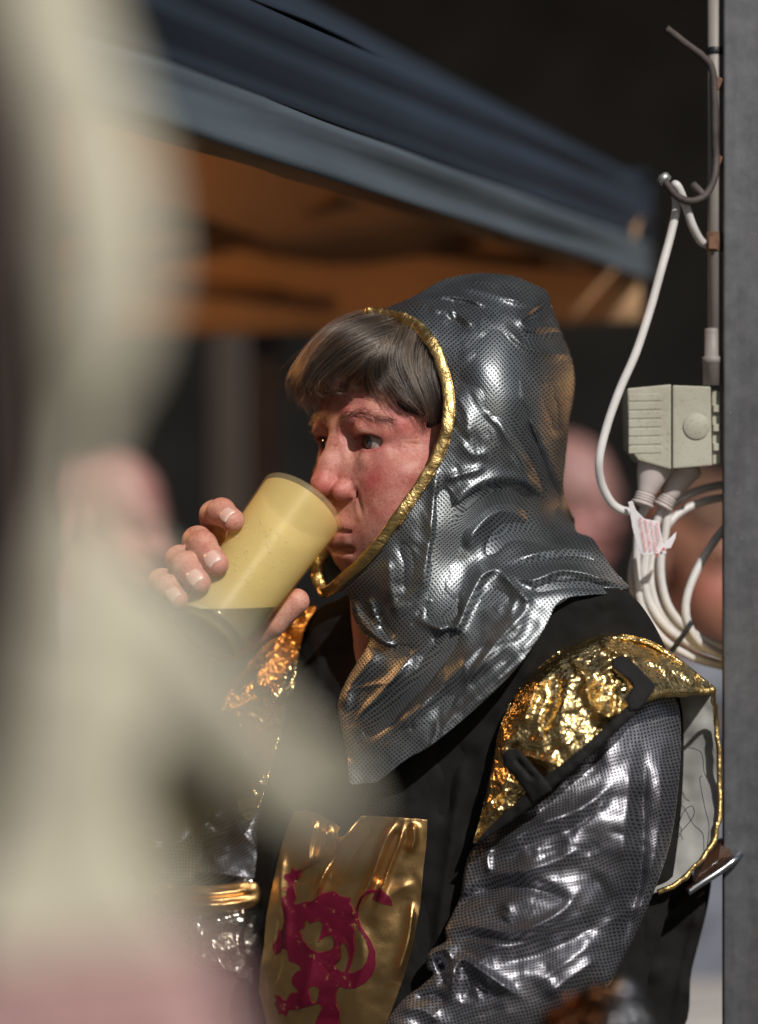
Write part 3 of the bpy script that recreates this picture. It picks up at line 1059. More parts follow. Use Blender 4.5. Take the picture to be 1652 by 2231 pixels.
# torso, neck and arms inside the clothes, so that the figure is one body
def P19(u, v, y): return tuple(np.array(W(u, v, y)) * 1000)
B_ = dict(neck=P19(960, 1240, 1.98), sh1=P19(1290, 1480, 1.885), sh2=P19(700, 1480, 2.12), chest=P19(960, 1720, 2.03),
          belly=P19(950, 2200, 2.03), el1=P19(1150, 2120, 1.875), el2=P19(470, 2010, 2.09), fa2=P19(395, 1620, 1.96))
def f_body(p):
    d = cap(p, B_['chest'], B_['belly'], 105, 110)
    d = smin(d, cap(p, B_['neck'], B_['chest'], 52, 85), 30)
    d = smin(d, cap(p, B_['chest'], B_['sh1'], 70, 42), 30)
    d = smin(d, cap(p, B_['chest'], B_['sh2'], 70, 45), 30)
    d = smin(d, cap(p, B_['sh1'], B_['el1'], 42, 34), 20)
    d = smin(d, cap(p, B_['sh2'], B_['el2'], 44, 34), 20)
    d = smin(d, cap(p, B_['el2'], B_['fa2'], 34, 28), 15)
    return d
ab = np.array(list(B_.values()))
Vb_, Fb_ = sdf_mesh(f_body, ab.min(0) - 120, ab.max(0) + 120, 9)
V_ = np.vstack([HEADV, hand_world, Vb_ / 1000.0])
F_ = np.vstack([HEADF, Fd_ + len(HEADV), Fb_ + len(HEADV) + len(hand_world)])
C_ = np.vstack([HEADC, np.clip(hc, 0.01, 1), np.tile(np.array([0.6, 0.37, 0.28]), (len(Vb_), 1))])
body = mesh_np("body", V_, F_, M_skin, person, True, None, C_)

# nails
M_nail, nt, b = mat_base("fingernail")
b.inputs["Base Color"].default_value = (0.70, 0.44, 0.37, 1); b.inputs["Roughness"].default_value = 0.25
b.inputs["Subsurface Weight"].default_value = 0.15; b.inputs["Subsurface Scale"].default_value = 0.002
M_nailtip = simple("nail_edge", (0.78, 0.68, 0.56), 0.35, 0, 0.05)
def nail(pts, rs, up, w, l, roll=0.0):
    tip, prev = np.array(pts[-1]), np.array(pts[-2])
    t = tip - prev; t /= np.linalg.norm(t)
    n = np.array(up, float); n -= t * (n @ t); n /= np.linalg.norm(n)
    s = np.cross(t, n)
    n = n * math.cos(roll) + s * math.sin(roll); s = np.cross(t, n)
    r = rs[-1]
    def patch(l0, l1, nm, mat, lift):
        V, F = [], []
        nu_, nv_ = 9, 9
        for i in range(nu_):
            a = l0 + (l1 - l0) * i / (nu_ - 1)
            rel = (a + l * 0.5) / l
            ww = w * (0.80 + 0.28 * math.sin(min(1, max(0, rel)) * 2.2)) if rel < 1 else w * 1.0
            for j in range(nv_):
                x = (j / (nv_ - 1) * 2 - 1)
                edge = 1 - 0.10 * x * x * (1 if i == 0 else 0)
                ang = x * ww / r
                guess = tip + t * (a * edge) + (n * math.cos(ang) + s * math.sin(ang)) * (r + 1.5)
                V.append(guess)
                if i and j:
                    k = i * nv_ + j
                    F.append((k, k - 1, k - nv_ - 1, k - nv_))
        V = np.array(V)
        for it in range(6):
            d = f_hand(V.astype(np.float32)); g = grad(f_hand, V.astype(np.float32), 0.6)
            V -= (d - lift)[:, None] * g / ((g ** 2).sum(1)[:, None] + 1e-6) * 0.8
        Vw = V / 1000 + np.array(RIM)
        return Vw, F
    V1, F1 = patch(-l * 0.5, l * 0.5, "fingernail", M_nail, 0.35)
    o = mesh_np("fingernail", V1, np.array(F1)[:, ::-1], M_nail, body)
    md = o.modifiers.new("thickness", 'SOLIDIFY'); md.thickness = 0.0005; md.offset = 0
    V2, F2 = patch(l * 0.5, l * 0.5 + 1.1, "nail_edge", M_nailtip, 0.45)
    o = mesh_np("nail_edge", V2, np.array(F2)[:, ::-1], M_nailtip, body)
    md = o.modifiers.new("thickness", 'SOLIDIFY'); md.thickness = 0.0006; md.offset = 0
for (pts, rs), roll, w, l in zip(FP, (0.1, 0.0, 0.0, 0.0), (6.2, 6.6, 6.4, 5.4), (10, 12, 12, 10)):
    nc = np.array(cp) * math.sin(math.radians(-58)) + np.array(cn) * math.cos(math.radians(-58))
    nail(pts, rs, nc, w, l, roll)
# ------------------------------------------------------------------ clothes
SUBJ = lambda c: tps(c)
hood_poly = [(808, 682), (838, 672), (900, 646), (960, 612), (1005, 600), (1045, 595), (1090, 597), (1125, 603), (1160, 618), (1191, 634),
             (1203, 668), (1216, 704), (1226, 730), (1244, 775), (1252, 822), (1249, 870), (1240, 915), (1237, 960), (1232, 1010), (1228, 1060),
             (1236, 1098), (1252, 1130), (1257, 1158), (1290, 1172), (1312, 1205), (1340, 1245), (1370, 1277), (1352, 1287), (1328, 1293),
             (1285, 1296), (1238, 1302), (1212, 1318), (1190, 1362), (1160, 1410), (1120, 1462), (1062, 1520), (985, 1588), (930, 1630),
             (892, 1650), (845, 1686), (822, 1703), (790, 1707), (763, 1706), (757, 1650), (745, 1590), (736, 1535), (756, 1480), (790, 1425),
             (804, 1395), (786, 1372), (768, 1338), (764, 1308), (752, 1292), (720, 1290), (706, 1293), (740, 1269), (800, 1213), (858, 1142),
             (905, 1072), (940, 1018), (962, 972), (974, 930), (979, 885), (974, 835), (961, 790), (942, 750), (915, 716), (880, 696), (850, 686)]
hood_depth = tps([
    (808, 682, 1908), (880, 694, 1893), (942, 750, 1868), (974, 835, 1858), (979, 885, 1853), (962, 972, 1851), (905, 1072, 1850),
    (858, 1142, 1852), (800, 1213, 1860), (740, 1269, 1882), (706, 1293, 1905),
    (1050, 800, 1846), (1050, 950, 1844), (1150, 850, 1860), (1150, 1000, 1872), (1205, 900, 1895), (1248, 870, 1930), (1230, 1020, 1935),
    (1050, 600, 1925), (1100, 680, 1885), (960, 615, 1922), (1000, 700, 1882), (1190, 640, 1925), (1225, 730, 1925),
    (950, 1150, 1842), (1050, 1120, 1856), (1150, 1150, 1890), (1245, 1120, 1945), (900, 1250, 1842), (1000, 1230, 1848),
    (1100, 1300, 1828), (1200, 1250, 1842), (1300, 1230, 1870), (1368, 1277, 1872), (1212, 1318, 1826), (1100, 1450, 1812),
    (1000, 1560, 1815), (880, 1650, 1828), (775, 1700, 1842), (757, 1600, 1856), (740, 1540, 1872), (795, 1420, 1872), (768, 1330, 1888),
    (860, 1480, 1842), (950, 1420, 1832)])
hood_folds = [
    ([(900, 655), (940, 668), (985, 702)], 9, 5), ([(955, 664), (1000, 684), (1034, 712)], 7, 5), ([(948, 676), (985, 698), (1015, 718)], 6, -3.5),
    ([(935, 642), (1013, 650), (1060, 670)], 8, 5), ([(985, 622), (1055, 636), (1155, 666)], 8, 5), ([(1000, 612), (1080, 616), (1110, 646), (1160, 658)], 7, 4),
    ([(960, 650), (1030, 664), (1080, 690)], 8, -3),
    ([(1190, 646), (1153, 676), (1134, 696), (1153, 717), (1190, 708), (1224, 722)], 9, 7), ([(1195, 668), (1168, 690), (1180, 698), (1210, 694)], 9, -6),
    ([(1098, 706), (1139, 751), (1195, 770), (1246, 772)], 10, 6), ([(1135, 728), (1165, 742), (1200, 738), (1230, 730)], 10, -7),
    ([(1090, 880), (1122, 905), (1160, 975), (1195, 1070), (1203, 1130)], 17, -13, -0.2), ([(1142, 895), (1180, 965), (1210, 1040), (1218, 1085)], 13, 8),
    ([(1075, 900), (1110, 960), (1150, 1040), (1172, 1100)], 14, 6),
    ([(985, 1165), (1002, 1130), (1032, 1095), (1080, 1070), (1135, 1074), (1172, 1105), (1206, 1160)], 18, -20, 0.2),
    ([(975, 1120), (1010, 1075), (1075, 1044), (1140, 1048), (1185, 1085)], 18, 9),
    ([(1012, 1200), (1040, 1150), (1085, 1115), (1130, 1120), (1150, 1150)], 18, 9), ([(1060, 1215), (1100, 1165), (1150, 1160), (1215, 1172)], 14, -11),
    ([(955, 1010), (945, 1090), (938, 1172), (925, 1250), (915, 1310)], 9, 5, 0.3), ([(975, 1060), (965, 1150), (955, 1250), (945, 1330)], 13, -4),
    ([(965, 1045), (1000, 1036), (1060, 1018)], 10, 4), ([(1000, 960), (1030, 990), (1070, 985)], 14, 3), ([(985, 850), (1015, 900), (1020, 960)], 18, 3),
    ([(1190, 830), (1205, 900), (1215, 960)], 14, -5),
    ([(870, 1175), (890, 1230), (880, 1300)], 14, -4), ([(845, 1210), (850, 1280), (870, 1350)], 12, 4),
    # cape
    ([(915, 1350), (945, 1364), (968, 1372), (988, 1372), (1002, 1356), (1022, 1307), (1050, 1255), (1078, 1241), (1100, 1248)], 12, 11, -0.15),
    ([(1090, 1244), (1127, 1283), (1160, 1318)], 11, 6), ([(1160, 1306), (1136, 1342), (1100, 1378), (1052, 1440), (1000, 1500)], 13, 6),
    ([(1110, 1252), (1158, 1264), (1218, 1243), (1269, 1247), (1317, 1263), (1358, 1277)], 10, 11),
    ([(1130, 1215), (1190, 1200), (1260, 1195), (1310, 1215)], 10, 7), ([(1110, 1232), (1190, 1222), (1270, 1222), (1330, 1250)], 8, -6),
    ([(1150, 1290), (1220, 1275), (1290, 1275), (1340, 1285)], 9, -6),
    ([(1050, 1320), (1085, 1300), (1120, 1320)], 20, -4),
    ([(1000, 1320), (980, 1340), (955, 1345), (930, 1330)], 13, -9),
    ([(1000, 1390), (960, 1425), (910, 1485), (842, 1556), (790, 1620)], 17, -11), ([(985, 1365), (972, 1395), (950, 1410)], 14, -12),
    ([(900, 1425), (881, 1450), (842, 1498), (776, 1566)], 8, 7), ([(1060, 1400), (1000, 1460), (930, 1530), (850, 1600)], 16, 6),
    ([(1150, 1345), (1110, 1400), (1040, 1470)], 18, 5),
    ([(766, 1300), (780, 1340), (800, 1368), (834, 1396), (870, 1412)], 9, 9), ([(772, 1345), (800, 1388), (850, 1418), (900, 1415)], 10, -10),
    ([(830, 1410), (800, 1450), (760, 1500), (750, 1560)], 16, 6), ([(820, 1330), (835, 1365), (860, 1390)], 10, -5), ([(805, 1300), (815, 1335), (835, 1365)], 8, 5),
    ([(1190, 1350), (1120, 1440), (1040, 1520), (930, 1610)], 20, 4),
]
rf = np.random.default_rng(33)
for i in range(70):
    u0, v0 = rf.uniform(850, 1240), rf.uniform(620, 1200)
    a = rf.normal(1.1, 0.45); l = rf.uniform(40, 130)
    hood_folds.append(([(u0, v0), (u0 + l * 0.5 * math.cos(a) + rf.uniform(-10, 10), v0 + l * 0.5 * math.sin(a)), (u0 + l * math.cos(a), v0 + l * math.sin(a))], rf.uniform(4, 9), rf.uniform(-1.3, 1.5)))
for i in range(50):
    u0, v0 = rf.uniform(780, 1180), rf.uniform(1260, 1620)
    a = rf.normal(2.25, 0.35); l = rf.uniform(40, 140)
    hood_folds.append(([(u0, v0), (u0 + l * 0.5 * math.cos(a) + rf.uniform(-8, 8), v0 + l * 0.5 * math.sin(a)), (u0 + l * math.cos(a), v0 + l * math.sin(a))], rf.uniform(4, 9), rf.uniform(-1.4, 1.6)))
back_edge = [(838, 668), (960, 608), (1045, 592), (1125, 600), (1194, 634), (1222, 708), (1254, 810), (1240, 930), (1230, 1060), (1257, 1150)]
cape_edge = [(1290, 1170), (1340, 1245), (1372, 1277)]
left_edge = [(764, 1300), (785, 1372), (803, 1396), (756, 1480), (735, 1540), (757, 1650)]
hood_folds = [(f[0], f[1], f[2] * (0.75 if f[2] > 6 and f[0][0][1] < 800 else 1.0), *f[3:]) for f in hood_folds]
hood = relief("hood", hood_poly, M_silver, person, step=3, depth=hood_depth, folds=hood_folds,
              noise=[(110, 1.6), (30, 0.22)], rounds=[(back_edge, 75), (cape_edge, 25), (left_edge, 22)], thick=1.6, uvrot=math.radians(40), n_spl=4)

# gold binding round the opening (near side)
def ribbon(name, uvd, r, mat, parent, n=10, crin=0.10, flat=0.5, lift=0.0):
    P = [W(u, v, y / 1000.0 - lift) for u, v, y in uvd]
    C = spline(P, n)
    x_ = np.arange(len(C)) * 0.22 + 3.0 * len(C)
    C = C + np.stack([vnoise(x_, x_ * 0 + k) for k in (1.0, 5.0, 9.0)], 1) * 0.0005
    return tube(name, C, r, mat, parent, seg=14, n=1, flat=flat, jitter=crin)
edge_uv = [(796, 684), (812, 683), (850, 686), (880, 696), (915, 716), (942, 750), (961, 790), (974, 835), (979, 885), (974, 930), (962, 972), (940, 1018), (905, 1072), (858, 1142), (800, 1213), (740, 1269), (706, 1293)]
hd = hood_depth(np.array(edge_uv, float))
trim = ribbon("gold_binding", [(u, v, d - 3.0 - 2.0) for (u, v), d in zip(edge_uv, hd)], 0.0045, M_goldtrim, hood, 8, 0.06, 0.30)
# stitch line along the binding
st = [(u + 12, v + 4) for u, v in edge_uv[3:14]]
tube("stitching", [W(u, v, (d - 4.0) / 1000) for (u, v), d in zip(st, hood_depth(np.array(st, float)))], 0.0005, M_goldtrim, hood, seg=6, n=14, jitter=0.35)
# far side of the hood: grey lining and its own gold edge
far_poly = [(716, 1192), (728, 1180), (745, 1190), (775, 1230), (790, 1262), (760, 1280), (716, 1292), (706, 1292), (697, 1270), (688, 1235), (695, 1208)]
relief("hood_lining", far_poly, M_hoodlining, hood, step=3, depth=tps([(716, 1192, 1926), (745, 1190, 1930), (790, 1262, 1935), (716, 1292, 1925), (688, 1235, 1930)]), thick=2, noise=[(30, 1.0)])
far_edge = [(718, 1186, 1920), (703, 1205, 1922), (692, 1232, 1922), (692, 1256, 1921), (700, 1280, 1917), (708, 1294, 1908)]
ribbon("gold_binding", far_edge, 0.0048, M_goldtrim, hood, 10, 0.05, 0.5)
# inside of the hood behind head and hair
in_poly = [(808, 700), (870, 690), (960, 650), (1050, 640), (1150, 700), (1180, 850), (1150, 1050), (1050, 1150), (900, 1230), (790, 1280), (740, 1270), (800, 1150), (840, 1000), (840, 800)]
relief("hood_lining", in_poly, M_hoodlining, hood, step=10, y0=2.03, bulge=-0.3, thick=2, back=12)

# tunic
tunic_poly = [(772, 1292), (735, 1308), (700, 1322), (672, 1350), (655, 1400), (645, 1460), (632, 1520), (614, 1560), (600, 1640), (575, 1720), (560, 1790),
              (553, 1900), (551, 2050), (552, 2260), (1300, 2270), (1420, 2100), (1475, 1850), (1490, 1600), (1470, 1470), (1450, 1410), (1420, 1352), (1385, 1305), (1340, 1275), (1270, 1285), (1180, 1330), (1000, 1330), (880, 1300)]
tunic_depth = tps([(700, 1330, 1955), (655, 1400, 1965), (614, 1560, 1960), (560, 1790, 1955), (552, 2250, 1950), (772, 1300, 1930), (900, 1400, 1880), (900, 1700, 1862), (740, 1700, 1890), (740, 2000, 1888),
                   (900, 2000, 1868), (900, 2250, 1872), (1100, 1600, 1845), (1200, 1400, 1838), (1300, 1330, 1848), (1400, 1340, 1862), (1480, 1500, 1890), (1300, 1800, 1885), (1300, 2250, 1900), (1450, 1900, 1900)])
tunic_folds = [([(700, 1360), (690, 1500), (660, 1650)], 14, 4), ([(730, 1500), (700, 1700), (660, 1850)], 22, 5), ([(1010, 1640), (990, 1800), (960, 2000), (940, 2200)], 12, 6), ([(985, 1640), (960, 1800)], 14, -5),
               ([(1280, 1300), (1310, 1340), (1312, 1390)], 5, -2.5), ([(1180, 1400), (1130, 1490), (1060, 1570)], 10, 3), ([(1380, 1330), (1300, 1370), (1220, 1440)], 12, 2.5), ([(600, 1800), (590, 2000), (600, 2200)], 14, 5)]
tunic_edge = [(772, 1290), (700, 1320), (655, 1400), (632, 1520), (600, 1640), (560, 1790), (551, 2050), (552, 2260)]
tunic_edge2 = [(1270, 1270), (1340, 1272), (1385, 1305), (1420, 1352), (1450, 1410), (1470, 1470), (1490, 1600)]
tunic = relief("tunic", tunic_poly, M_black, person, step=7, depth=tunic_depth, folds=tunic_folds, noise=[(90, 2.5), (30, 0.4)], rounds=[(tunic_edge, 45), (tunic_edge2, 50)], thick=3)

# near sleeve
slv_poly = [(1240, 1600), (1175, 1700), (1120, 1752), (1075, 1790), (1040, 1835), (1020, 1865), (1010, 1905), (1004, 1950), (986, 1990), (970, 2025), (972, 2050), (944, 2066), (930, 2085), (933, 2112),
            (945, 2122), (915, 2150), (885, 2172), (860, 2200), (835, 2240), (820, 2270), (1210, 2280), (1262, 2215), (1316, 2165), (1352, 2100), (1392, 2020), (1432, 1925), (1462, 1830), (1478, 1720), (1484, 1600), (1470, 1520), (1400, 1490), (1320, 1520)]
slv_depth = tps([(1300, 1550, 1838), (1200, 1700, 1835), (1050, 1870, 1848), (990, 2030, 1845), (900, 2180, 1840), (1200, 2000, 1828), (1300, 1800, 1828), (1450, 1700, 1850), (1480, 1560, 1862), (1400, 1950, 1850), (1300, 2150, 1838), (1100, 2200, 1826)])
slv_folds = [
    ([(1340, 1703), (1272, 1759), (1171, 1799), (1070, 1858)], 14, 10, 0.1), ([(1330, 1745), (1260, 1800), (1170, 1835), (1090, 1880)], 11, -6),
    ([(1325, 1735), (1290, 1785), (1240, 1818)], 9, 5),
    ([(1060, 1905), (1145, 1895), (1220, 1872), (1270, 1838)], 13, 7), ([(1075, 1842), (1062, 1868), (1066, 1905)], 8, 8), ([(1130, 1850), (1160, 1862), (1180, 1852)], 12, 5), ([(1140, 1868), (1190, 1848), (1240, 1830)], 8, -4),
    ([(980, 2006), (1010, 1966), (1050, 1940), (1120, 1930), (1190, 1943), (1240, 1965)], 14, -13, 0.1), ([(1095, 1965), (1110, 1985), (1095, 2005)], 13, 7),
    ([(984, 2026), (1044, 2019), (1130, 2030), (1221, 1988), (1262, 1940)], 10, 9), ([(1000, 2044), (1060, 2040), (1140, 2050), (1231, 2004)], 7, -6), ([(1040, 2058), (1130, 2056), (1225, 2010)], 9, 6),
    ([(1070, 2102), (1171, 2080), (1282, 2021), (1310, 1980)], 18, -12),
    ([(984, 2182), (986, 2140), (992, 2106), (1012, 2091), (1060, 2123), (1140, 2176)], 9, 13), ([(1015, 2190), (1025, 2150), (1040, 2140), (1075, 2170)], 16, -9), ([(975, 2150), (962, 2120), (965, 2095)], 10, -9),
    ([(926, 2096), (945, 2076), (969, 2066), (980, 2080), (981, 2100)], 8, 9), ([(945, 2100), (960, 2095), (962, 2115)], 8, -12),
    ([(1185, 2174), (1252, 2123), (1316, 2080)], 14, 9), ([(1160, 2150), (1230, 2100), (1300, 2050)], 14, 5),
    ([(1404, 1640), (1400, 1780), (1393, 1925), (1345, 2080)], 14, -12, 0.2), ([(1372, 1650), (1366, 1780), (1350, 1900)], 18, 7), ([(1440, 1640), (1438, 1780), (1420, 1900), (1370, 2050)], 14, 8),
    ([(870, 2200), (920, 2200), (960, 2230)], 12, 8), ([(900, 2176), (950, 2170), (975, 2190)], 9, -7), ([(845, 2235), (880, 2232), (920, 2260)], 9, 7),
    ([(1020, 1870), (1014, 1920), (1012, 1960)], 10, 5), ([(1290, 1900), (1320, 1960), (1310, 2020)], 16, -5), ([(1240, 1690), (1190, 1740), (1130, 1775)], 10, 5),
]
for i in range(80):
    u0, v0 = rf.uniform(960, 1440), rf.uniform(1640, 2220)
    a = rf.normal(2.6, 0.5); l = rf.uniform(40, 130)
    slv_folds.append(([(u0, v0), (u0 + l * 0.5 * math.cos(a), v0 + l * 0.5 * math.sin(a) + rf.uniform(-10, 10)), (u0 + l * math.cos(a), v0 + l * math.sin(a))], rf.uniform(4, 9), rf.uniform(-1.6, 1.9)))
sleeve = relief("sleeve", slv_poly, M_silver_arm, person, step=3, depth=slv_depth, bulge=0.42, folds=[(f[0], f[1] * 1.1, f[2] * 0.75, *f[3:]) for f in slv_folds], noise=[(90, 2.2), (28, 0.25)], thick=4, uvrot=math.radians(14), n_spl=4)
M_sl = sleeve

# near shoulder piece: crumpled gold, black binding and loops, white lined flap
pad_poly = [(1036, 1838), (1042, 1800), (1060, 1725), (1078, 1640), (1085, 1600), (1108, 1540), (1140, 1490), (1190, 1440), (1245, 1404), (1300, 1384), (1345, 1380), (1392, 1388),
            (1430, 1402), (1480, 1434), (1530, 1474), (1560, 1500), (1550, 1509), (1480, 1508), (1405, 1519), (1390, 1532), (1330, 1592), (1260, 1650), (1190, 1705), (1120, 1772)]
pad_depth = tps([(1036, 1838, 1822), (1080, 1620, 1818), (1190, 1440, 1822), (1345, 1382, 1842), (1480, 1434, 1850), (1558, 1500, 1846), (1405, 1517, 1800), (1330, 1590, 1790), (1190, 1700, 1795), (1250, 1550, 1794), (1120, 1770, 1808)])
rr = np.random.default_rng(21)
pad_folds = [([(1195, 1465), (1160, 1520), (1140, 1590)], 10, 8), ([(1215, 1470), (1200, 1540), (1178, 1600)], 9, -5), ([(1278, 1480), (1284, 1530), (1330, 1570)], 8, 8), ([(1300, 1470), (1345, 1452), (1380, 1500), (1360, 1560)], 7, 7),
             ([(1330, 1470), (1340, 1520), (1330, 1575)], 6, 6), ([(1345, 1480), (1320, 1520), (1290, 1530)], 8, -6), ([(1305, 1395), (1350, 1425), (1400, 1430)], 8, 6), ([(1240, 1430), (1262, 1460), (1285, 1475)], 5, 5),
             ([(1120, 1640), (1160, 1650), (1220, 1665)], 8, 5), ([(1095, 1620), (1110, 1680), (1090, 1730)], 9, 6), ([(1060, 1760), (1085, 1730), (1120, 1720)], 7, 5), ([(1050, 1800), (1080, 1760), (1095, 1790)], 6, 5),
             ([(1430, 1420), (1480, 1460), (1530, 1490)], 9, 4), ([(1400, 1440), (1440, 1450), (1455, 1475)], 6, 5)]
for i in range(38):
    u0, v0 = rr.uniform(1070, 1420), rr.uniform(1400, 1780)
    a = rr.uniform(0.8, 2.4); l = rr.uniform(18, 55)
    pad_folds.append(([(u0, v0), (u0 + l * 0.5 * math.cos(a) + rr.uniform(-8, 8), v0 + l * 0.5 * math.sin(a)), (u0 + l * math.cos(a), v0 + l * math.sin(a))], rr.uniform(6, 11), rr.uniform(-4, 4.5)))
pad = relief("shoulder_guard", pad_poly, M_gold, person, step=3, depth=pad_depth, bulge=0.0, folds=pad_folds, noise=[(55, 2.2)],
             rounds=[([(1036, 1838), (1060, 1725), (1085, 1600), (1140, 1490), (1245, 1404), (1345, 1380), (1480, 1434)], 40)], thick=3, n_spl=4)
band = [(1032, 1838), (1085, 1806), (1140, 1768), (1195, 1720), (1262, 1668), (1325, 1612), (1372, 1562), (1420, 1512), (1428, 1500), (1405, 1478), (1392, 1492), (1352, 1530), (1310, 1572), (1250, 1622), (1192, 1668), (1120, 1730), (1060, 1790)]
band_depth = lambda P: pad_depth(P) - 4.0
relief("edge_binding", [(1034, 1842), (1090, 1806), (1150, 1764), (1205, 1716), (1262, 1668), (1325, 1612), (1390, 1548), (1378, 1530), (1330, 1572), (1262, 1634), (1190, 1690), (1120, 1752), (1062, 1806)],
       M_strap, pad, step=4, depth=band_depth, bulge=0.45, noise=[(20, 0.5)], thick=3)
relief("strap_loop", [(1333, 1436), (1362, 1426), (1372, 1434), (1428, 1492), (1424, 1506), (1394, 1545), (1372, 1550), (1362, 1520), (1382, 1492), (1334, 1452)],
       M_strap, pad, step=4, depth=lambda P: pad_depth(P) - 7, bulge=0.3, thick=3, smooth_poly=False, noise=[(20, 0.5)])
relief("strap_loop", [(1096, 1642), (1108, 1630), (1132, 1634), (1192, 1702), (1204, 1722), (1160, 1750), (1142, 1720), (1098, 1664)],
       M_strap, pad, step=4, depth=lambda P: pad_depth(P) - 7, bulge=0.3, thick=3, smooth_poly=False, folds=[([(1120, 1650), (1165, 1700)], 5, -3)], noise=[(20, 0.5)])
ribbon("gold_hem", [(1400, 1520, 1800), (1440, 1511, 1812), (1480, 1508, 1826), (1520, 1506, 1838), (1555, 1506, 1846)], 0.0030, M_goldtrim, pad, 8, 0.12, 0.6)
fl_poly = [(1404, 1516), (1480, 1508), (1552, 1506), (1558, 1560), (1565, 1625), (1567, 1700), (1566, 1780), (1558, 1822), (1538, 1858), (1500, 1900), (1468, 1928), (1436, 1942), (1415, 1944), (1420, 1900), (1430, 1700), (1420, 1580)]
flap = relief("flap_lining", fl_poly, M_lining, pad, step=4, depth=tps([(1404, 1516, 1945), (1555, 1506, 1925), (1566, 1700, 1915), (1540, 1860, 1900), (1436, 1942, 1895), (1430, 1700, 1940), (1500, 1750, 1925)]),
              noise=[(60, 2)], thick=2, n_spl=3)
ribbon("gold_edge", [(1553, 1506, 1848), (1558, 1530, 1880), (1560, 1560, 1908), (1566, 1625, 1908), (1568, 1700, 1906), (1567, 1780, 1902), (1558, 1824, 1898), (1538, 1860, 1894), (1500, 1902, 1892), (1468, 1930, 1890), (1434, 1944, 1890)], 0.0021, M_goldtrim, flap, 10, 0.12, 0.8)
for pts in ([(1500, 1628), (1528, 1640), (1534, 1680), (1540, 1695)], [(1478, 1798), (1490, 1768), (1508, 1756), (1512, 1775), (1495, 1800), (1482, 1812)], [(1530, 1690), (1525, 1700), (1536, 1760), (1545, 1800), (1540, 1850)], [(1476, 1812), (1484, 1820), (1488, 1830)]):
    tube("loose_thread", [W(u, v, 1.898) for u, v in pts], 0.00028, M_thread, flap, seg=6, n=8)

# sheet added on top of the shoulder piece, running back to shade the lining
cap_uv = spline([(1330, 1384), (1392, 1391), (1430, 1405), (1480, 1437), (1530, 1477), (1557, 1502)], 8)
cap_y = pad_depth(cap_uv) + 1.0
cap_y[-9:] = np.linspace(cap_y[-9], 1850, 9)
rows = [WN(cap_uv[:, 0] * (1 - 0.0 * k) , cap_uv[:, 1] + 1.5 + 5.0 * k * k, (cap_y * (1 - k) + 1965 * k) / 1000) for k in np.linspace(0, 1, 8)]
Vt = np.vstack(rows); m_ = len(cap_uv)
Ft = [(i * m_ + j, i * m_ + j + 1, (i + 1) * m_ + j + 1, (i + 1) * m_ + j) for i in range(7) for j in range(m_ - 1)]
o = mesh_np("shade_gusset", Vt, np.array(Ft), M_gold, pad)
md = o.modifiers.new("thickness", 'SOLIDIFY'); md.thickness = 0.002; md.offset = -1

# far shoulder piece, far sleeve, forearm cuff
fp_poly = [(690, 1322), (648, 1330), (610, 1365), (570, 1415), (530, 1460), (505, 1500), (480, 1540), (478, 1580), (496, 1620), (503, 1700), (520, 1765), (545, 1785), (572, 1735), (596, 1650), (622, 1560), (640, 1500), (652, 1420), (668, 1360)]
fp_folds = [([(640, 1430), (620, 1480), (585, 1560)], 16, 8), ([(625, 1350), (560, 1430), (510, 1500)], 8, 5), ([(560, 1490), (590, 1500), (600, 1540)], 9, 7), ([(500, 1550), (540, 1530), (570, 1520)], 8, 6), ([(600, 1400), (570, 1460), (540, 1500)], 12, -6), ([(490, 1570), (530, 1560), (580, 1580)], 8, 6)]
for i in range(26):
    u0, v0 = rr.uniform(500, 640), rr.uniform(1380, 1580); a = rr.uniform(0, 3.1); l = rr.uniform(15, 45)
    fp_folds.append(([(u0, v0), (u0 + l * math.cos(a), v0 + l * math.sin(a))], rr.uniform(4, 8), rr.uniform(-3, 3.5)))
fpad = relief("shoulder_guard", fp_poly, M_gold, person, step=3, depth=tps([(690, 1322, 1985), (610, 1365, 1990), (505, 1500, 1985), (480, 1570, 1975), (600, 1600, 1950), (650, 1420, 1955), (580, 1480, 1950)]), folds=fp_folds, noise=[(50, 2.0)], thick=3, n_spl=4)
ribbon("gold_edge", [(664, 1336, 1975), (640, 1348, 1975), (600, 1390, 1972), (550, 1445, 1970), (508, 1502, 1970)], 0.0016, M_goldtrim, fpad, 8, 0.1, 0.7)
fs_poly = [(610, 1590), (560, 1575), (490, 1590), (440, 1640), (400, 1720), (370, 1810), (360, 1900), (372, 1935), (440, 1932), (552, 1928), (560, 1800), (590, 1690)]
fs_folds = [([(560, 1650), (530, 1740), (525, 1800)], 14, 6), ([(380, 1905), (440, 1898), (548, 1912)], 9, 7), ([(480, 1640), (440, 1750), (420, 1850)], 18, 6), ([(540, 1760), (480, 1830), (400, 1880)], 12, -6), ([(520, 1600), (500, 1700), (515, 1790), (560, 1850)], 8, 5)]
relief("sleeve", fs_poly, M_silver_arm, person, step=4, depth=tps([(610, 1590, 1985), (400, 1720, 2010), (360, 1900, 2005), (552, 1928, 1965), (560, 1700, 1970), (460, 1800, 1985)]), bulge=0.35, folds=fs_folds, noise=[(50, 2), (18, .5)], thick=4, uvrot=0.4)
cf_poly = [(556, 1924), (480, 1930), (400, 1920), (330, 1900), (290, 1930), (270, 2000), (300, 2060), (400, 2090), (430, 2110), (480, 2130), (530, 2134), (556, 2130)]
